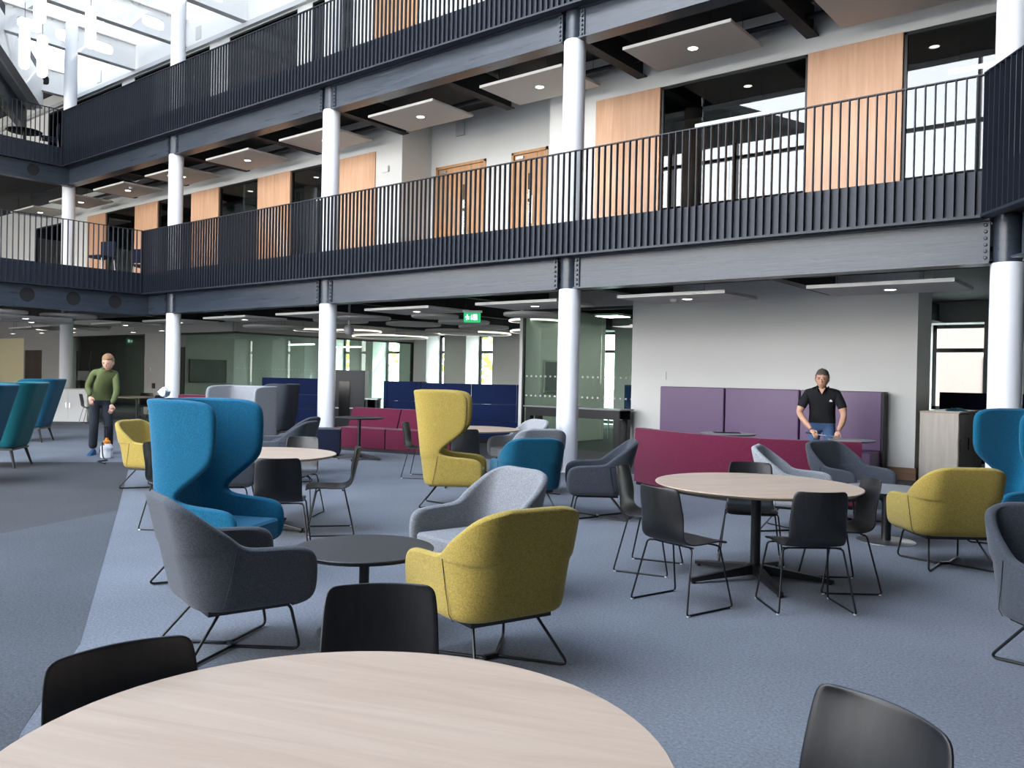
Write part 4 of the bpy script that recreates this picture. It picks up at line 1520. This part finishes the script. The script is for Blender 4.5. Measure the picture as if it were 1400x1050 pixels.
# grey high back sofa, dark wing chair and small burgundy sofa at mid left
t = thing('high_back_sofa', 'light grey high back sofa behind the teal wing chair', 'sofa', (-14.6, 9.55, 0), heading((.2, -.98)))
sub(link('shell', shell_mesh('shell', 'felt_grey', [(.15, 1.2, .05), (.18, 1.26, .01), (.3, 1.3, 0), (.7, 1.3, 0), (1.0, 1.3, 0), (1.15, 1.29, 0), (1.21, 1.25, 0), (1.235, 1.15, 0), (1.24, .9, 0)], a=.66, rc=.12, d0=.4, th=.06,
                                lean=.02, flare=.0, z0=.15, cols=40), t))
rbox(-.58, .58, -.33, .30, .15, .43).build('seat_cushion', 'felt_grey', t, True, .04, 3)
for x in (-.56, .56):
    for y in (-.34, .26):
        MB().tube([(x, y, .16), (x, y, 0)], .015, 8).build('leg', 'black_metal', t, True)
lounge('wing', 'felt_dark', 'dark grey high wing chair in front of the left blue booth', (-15.8, 11.3), (-.95, -.3), 'lounge chairs in the middle distance', .97)
t = thing('sofa', 'small burgundy sofa far behind the teal wing chair', 'sofa', (-17.5, 10.25, 0), heading((.2, -.98)))
rbox(-.7, .7, -.4, .36, 0, .1).build('plinth', 'black_plastic', t)
rbox(-.75, .75, -.35, .4, .1, .45).build('seat_cushion', 'felt_burgundy', t, True, .03, 2)
rbox(-.75, .75, -.45, -.2, .1, .98).build('backrest', 'felt_burgundy', t, True, .04, 2)

# high counter before the green glass
t = thing('high_counter', 'long dark high counter table before the green glass screen', 'counter', (-11.0, 14.0, 0), 0)
rbox(0, 2.4, 0, .5, .92, .95).build('countertop', 'grey_top', t, False, .005)
rbox(.05, 2.35, .03, .06, .74, .92).build('apron', 'black_metal', t)
rbox(.05, 2.35, .44, .47, .74, .92).build('apron', 'black_metal', t)
for x in (.05, 2.23):
    for y in (.03, .35):
        rbox(x, x + .12, y, y + .12, 0, .74).build('leg', 'black_metal', t)
t = thing('blue_screen_booth', 'blue padded booth side behind the green glass screen', 'booth', (-9.5, 15.6, 0), 0)
rbox(0, .75, 0, .12, .1, 1.42).build('back_cushion', 'felt_blue', t, True, .02, 2)
rbox(.02, .73, .12, .6, .1, .45).build('seat_cushion', 'felt_blue', t, True, .02, 2)
rbox(0, .75, 0, .6, 0, .1).build('plinth', 'black_plastic', t)
# meeting room table and poster behind the glass
t = thing('meeting_table', 'white meeting table seen through the green glass', 'table', (-12.6, 18.6, 0), .3)
rbox(-.9, .9, -.4, .4, .71, .74).build('tabletop', 'paper', t)
for x in (-.8, .8):
    for y in (-.33, .33):
        MB().tube([(x, y, 0), (x, y, .71)], .02, 8).build('leg', 'chrome', t)
t = thing('wall_screen', 'grey wall mounted screen seen through the green glass', 'screen', (-11.655, 15.95, 1.2), 0)
rbox(0, .03, -.38, .38, 0, .75).build('casing', 'board_grey', t)
rbox(.03, .034, -.35, .35, .04, .71).build('display', 'grey_top', t)
t = thing('wall_screen', 'dark wall screen inside the glass box at the back left', 'screen', (-28.13, 17.0, 1.1), 0)
rbox(0, .05, -.75, .75, 0, .85).build('casing', 'black_plastic', t)
rbox(.05, .054, -.72, .72, .03, .82).build('display', 'screen_black', t)
t = thing('wall_screen', 'dark wall screen in the office behind the person in green', 'screen', (-31.0, 18.57, 1.1), 0)
rbox(-1.0, 1.0, -.04, 0, 0, 1.2).build('casing', 'black_plastic', t)
rbox(-.97, .97, -.044, -.04, .03, 1.17).build('display', 'screen_black', t)

# right end: pale cabinet, dark desk screen, teal cloth
t = thing('cabinet', 'pale wood cabinet end beside the white wall', 'cabinet', (-3.40, 14.68, 0), 0)
rbox(0, .56, 0, .02, .03, 1.10).build('end_panel', 'oak_side', t)
rbox(.01, .55, .02, 1.9, .03, 1.08).build('body', 'oak_side', t)
rbox(-.005, .57, -.005, 1.92, 1.10, 1.13).build('worktop', 'oak_pale', t)
rbox(.02, .54, .03, 1.85, 0, .03).build('plinth', 'black_plastic', t)
for k in range(3):
    d = rbox(.55, .57, .03 + k * .63, .64 + k * .63, .05, 1.07).build('door', 'oak_side', t)
    rbox(.57, .585, .08 + k * .63, .10 + k * .63, .5, .7).build('handle', 'black_metal', d)
t = thing('cloth', 'crumpled teal cloth on the pale cabinet', 'cloth', (-3.0, 15.35, 1.13), .3)
mb = MB()
N = 10
hs = {}
for i in range(N + 1):
    for j in range(N + 1):
        e = min(i, j, N - i, N - j) / 3.0
        mb.v.append((-.16 + .32 * i / N, -.1 + .2 * j / N, .004 + min(1, e) * (.03 + .025 * math.sin(i * 1.7) * math.cos(j * 1.3))))
for i in range(N):
    for j in range(N):
        a = i * (N + 1) + j
        mb.f.append((a, a + N + 1, a + N + 2, a + 1))
o = mb.build('fabric', 'felt_teal_deep', t, True)
md = o.modifiers.new('thick', 'SOLIDIFY')
md.thickness = .004
md.offset = 1
t = thing('desk_screen', 'dark navy desk screen behind the pale cabinet', 'screen', (-4.0, 17.4, 0), 0)
rbox(.3, 2.2, 0, .05, .75, 1.42).build('panel', 'felt_navy', t, True, .01, 2)
rbox(.3, 2.2, .0, .7, .72, .75).build('desktop', 'paper', t)
for x in (.35, 2.1):
    rbox(x, x + .05, .02, .65, 0, .72).build('leg', 'chrome', t)
rbox(.35, 2.1, .3, .33, .1, .72).build('modesty_panel', 'felt_navy', t)

# far left: white cabinet, table and wire chairs
t = thing('cabinet', 'low white cabinet at far left behind the person in green', 'cabinet', (-25.3, 10.35, 0), math.radians(52))
rbox(0, 1.0, 0, .5, .0, .92).build('body', 'paper', t, False, .005)
rbox(0, 1.0, -.01, .51, .92, .95).build('worktop', 'board_grey', t)
for k in range(2):
    d = rbox(.01 + k * .5, .49 + k * .5, -.012, 0, .05, .9).build('door', 'paper', t)
    rbox(.43 + k * .1, .45 + k * .1, -.03, -.012, .4, .55).build('handle', 'chrome', d)
star_table('round oak table far left behind the person in green', (-23.9, 12.2), .75, .74, 'oak_pale', 'table_edge', None, .3)
G8 = 'black plywood chairs at the far left table'
side_chair('black plywood chair left of the person in green', (-24.1, 10.95), (.2, .95), G8)
side_chair('black plywood chair right of the person in green', (-22.9, 12.3), (-.9, .1), G8)
side_chair('black plywood chair farther behind the person in green', (-24.6, 12.9), (.9, -.3), G8)
t = thing('monitor', 'black monitor at the far left above the teal chairs', 'monitor', (-37.6, 12.6, 0), math.radians(60))
rbox(-.5, .5, -.03, .03, 1.02, 1.42).build('display', 'screen_black', t)
MB().tube([(0, .03, 0), (0, .03, 1.1)], .03, 8).build('stand', 'black_metal', t)
rbox(-.25, .25, -.2, .2, 0, .02).build('base', 'black_metal', t)


# upper gallery seats
def stool(label, x, y, z, rz):
    t = thing('gallery_chair', label, 'chair', (x, y, z), rz, 'dark chairs on the galleries')
    rbox(-.24, .24, -.22, .24, .42, .50).build('seat', 'felt_navy', t, True, .03, 2)
    rbox(-.24, .24, -.27, -.2, .52, .92).build('backrest', 'felt_navy', t, True, .03, 2)
    for sx in (-.2, .2):
        for sy in (-.22, .2):
            MB().tube([(sx, sy, .44), (sx * 1.15, sy * 1.15, 0)], .011, 6).build('leg', 'chrome', t, True)
    MB().tube([(-.2, -.2, .4), (-.2, -.24, .9)], .011, 6).build('back_post', 'black_metal', t, True)
    MB().tube([(.2, -.2, .4), (.2, -.24, .9)], .011, 6).build('back_post', 'black_metal', t, True)


stool('black chair behind the left first floor balustrade', -22.6, 10.5, F1, math.radians(200))
stool('second dark chair behind the left first floor balustrade', -23.4, 12.1, F1, math.radians(30))
stool('dark chair behind the upper left balustrade, nearer the corner', -27.2, 11.0, F2, math.radians(160))
stool('dark chair behind the upper left balustrade, farther left', -28.2, 9.8, F2, math.radians(20))
star_table('dark round table behind the upper left balustrade', (-28.0, 10.6), .5, .74, 'laminate_dark', 'black_plastic').location.z = F2

# crumpled paper and small box on the wing chair's top edge
t = thing('crumpled_paper', 'crumpled white paper ball on the teal wing chair', 'paper', (-5.90, 3.22, 1.329), 0)
mb = MB()
mb.ball((0, 0, .035), (.045, .04, .035), 12, 8)
mb.v = [(v[0] * (1 + rnd.uniform(-.25, .25)), v[1] * (1 + rnd.uniform(-.25, .25)), v[2] * (1 + rnd.uniform(-.2, .2))) for v in mb.v]
mb.build('ball', 'paper', t)

# ------------------------------------------------------------------ outdoors seen through windows
def tree(label, x, y, h, r, n=260):
    t = thing('tree', label, 'tree', (x, y, -.15), 0, 'trees outside the far windows')
    MB().tube([(0, 0, 0), (.1, 0, h * .3), (0, .1, h * .75)], .14, 8, .04).build('trunk', 'bark', t, True)
    mb = MB()
    for k in range(n):
        th, ph, rr = rnd.uniform(0, 2 * PI), rnd.uniform(-.9, 1.4), r * rnd.uniform(.3, 1) ** .6
        c = Vector((math.cos(th) * math.cos(ph) * rr, math.sin(th) * math.cos(ph) * rr, h * .55 + math.sin(ph) * rr * 1.1))
        a = Vector((rnd.uniform(-1, 1), rnd.uniform(-1, 1), rnd.uniform(-1, 1))).normalized() * .22
        b = a.orthogonal().normalized() * .14
        mb.add([c - a, c + b, c + a, c - b], [(0, 1, 2, 3)])
    tag(mb.build('foliage', 'leaf', t), None, None, None, 'stuff')


tree('leafy tree outside left of the far windows', -38, 33, 6.5, 2.2)
tree('leafy tree outside behind the narrow far window', -33.0, 34, 6.0, 2.2)
tree('leafy tree outside behind the broad far window', -28.0, 33.5, 5.5, 2.0)
t = thing('outside_building', 'pale brick building outside the right window', 'building', (-9.5, 42, -.15), 0)
rbox(-9, 7, 0, 8, 0, 4.6).build('wall', 'brick_pale', t)
for k in range(5):
    w = rbox(-7.9 + k * 3.4, -6.7 + k * 3.4, -.05, .05, 1.2, 3.0).build('window', 'black_frame', t)
    rbox(-7.8 + k * 3.4, -6.8 + k * 3.4, -.06, -.05, 1.3, 2.9).build('pane', 'glass_clear', w)
rbox(-9.1, 7.1, -.1, 8.1, 4.6, 4.8).build('coping', 'board_grey', t)


# ================================================================== PEOPLE
def person(label, loc, f, J, E, head, face_yaw, hairmat, skinmat, hands, shoes, shoemat, hem, top, legs, group=None):
    """J: name -> (x, y, z, radius x, radius y); E: (a, b, material); one continuous skinned body"""
    names = list(J)
    idx = {n: i for i, n in enumerate(names)}
    me = bpy.data.meshes.new('rig')
    me.from_pydata([J[n][:3] for n in names], [(idx[a], idx[b]) for a, b, _ in E], [])
    tmp = bpy.data.objects.new('rig', me)
    col.objects.link(tmp)
    md = tmp.modifiers.new('skin', 'SKIN')
    sv = me.skin_vertices[0].data if me.skin_vertices else None
    if sv is None:
        bpy.context.view_layer.objects.active = tmp
        sv = me.skin_vertices.new().data if hasattr(me.skin_vertices, 'new') else me.skin_vertices[0].data
    for n in names:
        sv[idx[n]].radius = (J[n][3], J[n][4])
        sv[idx[n]].use_root = (n == 'pelvis')
    s2_ = tmp.modifiers.new('sub', 'SUBSURF')
    s2_.levels = s2_.render_levels = 2
    dg = bpy.context.evaluated_depsgraph_get()
    m2 = bpy.data.meshes.new_from_object(tmp.evaluated_get(dg))
    bmx = bmesh.new()
    bmx.from_mesh(m2)
    cuts = [(Vector((0, 0, hem)), Vector((0, 0, 1)))]
    for a, b, m_ in E:
        for c, d, m3 in E:
            if b == c and m_ != m3 and b not in ('pelvis',):
                cuts.append((Vector(J[b][:3]), (Vector(J[d][:3]) - Vector(J[a][:3])).normalized()))
    for co, no in cuts:
        bmesh.ops.bisect_plane(bmx, geom=list(bmx.verts) + list(bmx.edges) + list(bmx.faces), plane_co=co, plane_no=no, dist=1e-5)
    bmx.to_mesh(m2)
    bmx.free()
    V = [tuple(v.co) for v in m2.vertices]
    Fc = [tuple(p.vertices) for p in m2.polygons]
    mats = []

    def mi(n):
        if n not in mats:
            mats.append(n)
        return mats.index(n)
    TR = ('pelvis', 'belly', 'chest', 'rhip', 'lhip', 'rkn', 'lkn')
    segs = [(Vector(J[a][:3]), Vector(J[b][:3]), 'TRUNK' if (a in TR and b in TR) else m, (J[a][3] + J[b][3]) / 2) for a, b, m in E]
    MI = []
    for fc in Fc:
        c = sum((Vector(V[i]) for i in fc), Vector()) / len(fc)
        best = None
        for a, b, m, r in segs:
            ab = b - a
            t = max(0, min(1, (c - a).dot(ab) / ab.length_squared))
            d = (c - (a + ab * t)).length - r * .6
            if best is None or d < best[0]:
                best = (d, m)
        bmn = best[1]
        if bmn == 'TRUNK':
            bmn = top if c.z > hem else legs
        MI.append(mi(bmn))
    bpy.data.objects.remove(tmp)
    # head: egg with jaw, brow, nose, lips, ears, eyes
    Rm = Matrix.Rotation(face_yaw, 3, 'Z') @ Matrix.Rotation(-head[4], 3, 'X')
    hc = Vector(head[:3])
    hs = head[3]

    def put(mb, mat):
        o = len(V)
        for v in mb.v:
            q = Rm @ (Vector(v) * hs) + hc
            V.append(tuple(q))
        for fc in mb.f:
            Fc.append(tuple(i + o for i in fc))
            MI.append(mi(mat))
    mb = MB().ball((0, 0, 0), (.076, .094, .118), 20, 16)
    nv_ = []
    for v in mb.v:
        x, y, z = v
        if z < 0:
            k = -z / .118
            x *= 1 - .30 * k * k
            y = y * (1 - .18 * k) + .018 * k
        if y > 0 and abs(z) < .05:
            y *= .97
        nv_.append((x, y, z))
    mb.v = nv_
    put(mb, skinmat)
    put(MB().add([(-.008, .088, .018), (.008, .088, .018), (.014, .088, -.03), (-.014, .088, -.03), (0, .116, -.024), (0, .094, .022)],
                 [(0, 3, 4, 5), (1, 5, 4, 2), (3, 2, 4), (0, 5, 1)]), skinmat)
    for s in (-1, 1):
        put(MB().ball((s * .078, .0, -.005), (.010, .018, .03), 8, 6), skinmat)
        put(MB().ball((s * .030, .082, .016), (.012, .007, .006), 8, 6), 'eye_dark')
        put(MB().ball((s * .030, .088, .034), (.018, .006, .004), 8, 4), hairmat)
    put(MB().ball((0, .084, -.058), (.024, .008, .005), 10, 4), 'lip')
    # hands: palm and five unequal bent fingers
    for (w, d, up) in hands:
        w, d, up = Vector(w), Vector(d).normalized(), Vector(up)
        up = (up - d * up.dot(d)).normalized()
        sd = d.cross(up)
        M_ = Matrix((sd, d, up)).transposed()
        mb = MB().ball(w + d * .045, (.038, .05, .018), 12, 8, M_)
        o = len(V)
        V.extend(mb.v)
        for fc in mb.f:
            Fc.append(tuple(i + o for i in fc))
            MI.append(mi(skinmat))
        for k, L in enumerate((.070, .080, .076, .058)):
            b0 = w + d * .085 + sd * (-.027 + .018 * k)
            p = [b0, b0 + d * L * .5 - up * .006, b0 + d * L * .8 - up * .028, b0 + d * L * .85 - up * .05]
            mb = MB().tube(p, .0095, 7, .007)
            o = len(V)
            V.extend(tuple(v) for v in mb.v)
            for fc in mb.f:
                Fc.append(tuple(i + o for i in fc))
                MI.append(mi(skinmat))
        b0 = w + d * .03 - sd * .03
        mb = MB().tube([b0, b0 - sd * .025 + d * .03, b0 - sd * .02 + d * .06 - up * .02], .011, 7, .008)
        o = len(V)
        V.extend(tuple(v) for v in mb.v)
        for fc in mb.f:
            Fc.append(tuple(i + o for i in fc))
            MI.append(mi(skinmat))
    bm_ = bpy.data.meshes.new('body')
    bm_.from_pydata(V, [], Fc)
    for n in mats:
        bm_.materials.append(MATS[n])
    for p, i in zip(bm_.polygons, MI):
        p.material_index = i
        p.use_smooth = True
    root = thing('person', label, 'person', loc, heading(f), group)
    link('body', bm_, root)
    # hair cap
    mb = MB().ball((0, -.012, .022), (.084, .098, .112), 22, 16)
    keep = MB()
    vs = []
    for (x, y, z) in mb.v:
        jit = 1 + .05 * math.sin(x * 190 + y * 130) * math.cos(z * 160)
        vs.append((x * jit, y * jit, z * jit))
    fs = []
    for fc in mb.f:
        c = [sum(vs[i][k] for i in fc) / 4 for k in range(3)]
        if c[2] > .062 + (.0 if c[1] < .03 else .012) or (c[1] < .0 and c[2] > -.055) or (c[1] < .025 and c[2] > .01):
            fs.append(fc)
    keep.v, keep.f = [tuple(Rm @ (Vector(v) * hs) + hc) for v in vs], fs
    h = keep.build('hair', hairmat, root, True)
    md = h.modifiers.new('thick', 'SOLIDIFY')
    md.thickness = .012
    for (x, y, a) in shoes:
        mb = MB()
        prof = [(-.10, .035, .085), (-.06, .042, .10), (0, .042, .085), (.08, .048, .06), (.15, .046, .048), (.185, .03, .03)]
        vs, fs = [], []
        for (yy, w, zt) in prof:
            vs += [(-w, yy, 0), (w, yy, 0), (w * .95, yy, zt * .6), (w * .55, yy, zt), (-w * .55, yy, zt), (-w * .95, yy, zt * .6)]
        for i in range(len(prof) - 1):
            for k in range(6):
                k2 = (k + 1) % 6
                fs.append((i * 6 + k, i * 6 + k2, (i + 1) * 6 + k2, (i + 1) * 6 + k))
        fs += [(5, 4, 3, 2, 1, 0), tuple(len(vs) - 6 + k for k in range(6))]
        mb.add(vs, fs)
        mb.build('shoe', shoemat, root, True, loc=(x, y, 0), rz=a)
    return root


# man in black polo leaning over the sofa
J = dict(pelvis=(0, -.14, .95, .19, .14), belly=(0, -.10, 1.08, .20, .15), chest=(0, -.02, 1.26, .215, .145), upch=(0, .05, 1.385, .16, .095), neckb=(0, .09, 1.455, .07, .07), neck=(0, .12, 1.52, .06, .062),
         rsh=(.20, .04, 1.375, .085, .085), rsl=(.285, .07, 1.20, .078, .075), rel=(.325, .09, 1.08, .052, .05), rfo=(.235, .22, .96, .052, .048), rwr=(.13, .34, .85, .034, .028),
         lsh=(-.20, .04, 1.375, .085, .085), lsl=(-.285, .06, 1.20, .078, .075), lel=(-.315, .07, 1.07, .052, .05), lfo=(-.295, .19, .95, .052, .048), lwr=(-.245, .30, .84, .034, .028),
         rhip=(.105, -.14, .86, .115, .11), rkn=(.12, -.03, .50, .072, .075), ran=(.12, -.12, .10, .05, .055),
         lhip=(-.105, -.14, .86, .115, .11), lkn=(-.12, -.03, .50, .072, .075), lan=(-.12, -.12, .10, .05, .055))
E = [('pelvis', 'belly', 'polo_black'), ('belly', 'chest', 'polo_black'), ('chest', 'upch', 'polo_black'), ('upch', 'neckb', 'polo_black'), ('neckb', 'neck', 'skin_a'),
     ('upch', 'rsh', 'polo_black'), ('rsh', 'rsl', 'polo_black'), ('rsl', 'rel', 'skin_a'), ('rel', 'rfo', 'skin_a'), ('rfo', 'rwr', 'skin_a'),
     ('upch', 'lsh', 'polo_black'), ('lsh', 'lsl', 'polo_black'), ('lsl', 'lel', 'skin_a'), ('lel', 'lfo', 'skin_a'), ('lfo', 'lwr', 'skin_a'),
     ('pelvis', 'rhip', 'jeans'), ('rhip', 'rkn', 'jeans'), ('rkn', 'ran', 'jeans'), ('pelvis', 'lhip', 'jeans'), ('lhip', 'lkn', 'jeans'), ('lkn', 'lan', 'jeans')]
pm = person('man in black polo shirt and jeans leaning forward behind the burgundy sofa', (-4.38, 12.95, 0), (.28, -.96), J, E, (0, .15, 1.60, 1.2, .18), -.05, 'hair_grey', 'skin_a',
            [((.13, .34, .84), (-.45, .55, -.45), (0, .5, 1)), ((-.245, .30, .83), (.25, .5, -.7), (0, .5, 1))], [(.12, -.1, -.1), (-.12, -.1, .1)], 'trousers_dark', .93, 'polo_black', 'jeans')
# polo collar, open neck, chest emblem and belt
mb = MB()
for sg in (-1, 1):
    mb.add([(sg * .085, .05, 1.495), (sg * .10, .115, 1.47), (sg * .015, .185, 1.375), (sg * .055, .165, 1.40), (sg * .062, .14, 1.465)], [(0, 1, 3, 4), (1, 2, 3)])
o = mb.build('collar', 'polo_black', pm)
md = o.modifiers.new('thick', 'SOLIDIFY')
md.thickness = .01
mb = MB().add([(-.052, .150, 1.47), (.052, .150, 1.47), (.0, .178, 1.375)], [(0, 2, 1)])
o = mb.build('neck_opening', 'skin_a', pm)
md = o.modifiers.new('thick', 'SOLIDIFY')
md.thickness = .012
mb = MB().add([(-.15, .128, 1.262), (-.105, .138, 1.262), (-.108, .134, 1.282), (-.122, .128, 1.296), (-.136, .124, 1.284)], [(0, 1, 2, 3, 4)])
o = mb.build('shirt_emblem', 'paper', pm)
md = o.modifiers.new('thick', 'SOLIDIFY')
md.thickness = .012
t = thing('spray_wand', 'thin metal wand held between the hands of the man in black', 'tool', (-4.38, 12.95, 0), heading((.28, -.96)))
MB().tube([(.20, .36, .80), (.02, .40, .775), (-.30, .36, .745)], .007, 8).build('tube', 'chrome', t, True)
MB().tube([(.20, .36, .80), (.08, .395, .785)], .014, 8).build('grip', 'black_plastic', t, True)

# young person in green sweater with a sprayer
J = dict(pelvis=(0, -.10, .99, .15, .12), belly=(-.01, -.05, 1.12, .16, .12), chest=(-.03, .04, 1.29, .175, .12), upch=(-.05, .12, 1.455, .135, .085), neckb=(-.06, .19, 1.515, .058, .058), neck=(-.07, .23, 1.565, .05, .052),
         rsh=(.125, .08, 1.465, .068, .068), rel=(.215, .0, 1.21, .06, .058), rwr=(.185, .13, 1.05, .042, .04),
         lsh=(-.215, .15, 1.435, .068, .068), lel=(-.235, .24, 1.13, .06, .058), lwr=(-.15, .36, .92, .042, .04),
         rhip=(.095, -.10, .92, .10, .10), rkn=(.11, .05, .50, .082, .082), ran=(.12, -.02, .10, .078, .078),
         lhip=(-.095, -.10, .92, .10, .10), lkn=(-.13, .02, .50, .082, .082), lan=(-.15, -.18, .10, .078, .078))
E = [('pelvis', 'belly', 'sweater_green'), ('belly', 'chest', 'sweater_green'), ('chest', 'upch', 'sweater_green'), ('upch', 'neckb', 'sweater_green'), ('neckb', 'neck', 'skin_b'),
     ('upch', 'rsh', 'sweater_green'), ('rsh', 'rel', 'sweater_green'), ('rel', 'rwr', 'sweater_green'),
     ('upch', 'lsh', 'sweater_green'), ('lsh', 'lel', 'sweater_green'), ('lel', 'lwr', 'sweater_green'),
     ('pelvis', 'rhip', 'trousers_dark'), ('rhip', 'rkn', 'trousers_dark'), ('rkn', 'ran', 'trousers_dark'), ('pelvis', 'lhip', 'trousers_dark'), ('lhip', 'lkn', 'trousers_dark'), ('lkn', 'lan', 'trousers_dark')]
py_ = person('young person in green sweater and dark trousers bending over a sprayer', (-15.1, 7.05, 0), (.93, -.36), J, E, (-.085, .275, 1.645, 1.18, .40), -.5, 'hair_fair', 'skin_b',
             [((.185, .13, 1.04), (-.15, .35, -.9), (.3, .9, .2)), ((-.15, .36, .91), (.15, .35, -.9), (-.2, .9, .4))], [(.12, .0, -.35), (-.15, -.16, .1)], 'shoe_blue', .97, 'sweater_green', 'trousers_dark')
mb = MB()
mb.lathe([(.058, 0), (.064, .012), (.058, .024)], 20)
mb.build('collar', 'trousers_dark', py_, True, loc=(-.062, .19, 1.52))
# sprayer bottle
t = thing('sprayer', 'white sprayer bottle with orange cap at the feet of the person in green', 'sprayer', (-14.50, 6.88, 0), math.radians(-60))
MB().lathe([(.085, 0), (.10, .015), (.10, .10), (.094, .125), (.10, .15), (.10, .19), (.075, .235), (.05, .25)], 24).build('tank', 'bottle_white', t, True)
cp_ = MB().lathe([(.058, .248), (.062, .255), (.058, .29), (.03, .31), (.022, .345), (.0, .35)], 20).build('cap', 'orange_cap', t, True)
rbox(-.045, .045, -.106, -.098, .09, .16).build('label_patch', 'label_dark', t)
MB().tube([(0, 0, .33), (0, 0, .52)], .011, 8).build('pump_rod', 'black_plastic', t, True)
MB().tube([(-.07, 0, .53), (.07, 0, .53)], .016, 8).build('pump_handle', 'black_plastic', t, True)
hp = fillet([(.08, 0, .23), (.2, .05, .3), (.25, .1, .02), (.45, .35, .012), (.62, .25, .012), (.9, .6, .012)], .12, 6)
MB().tube(hp, .011, 8).build('hose', 'black_plastic', t, True)
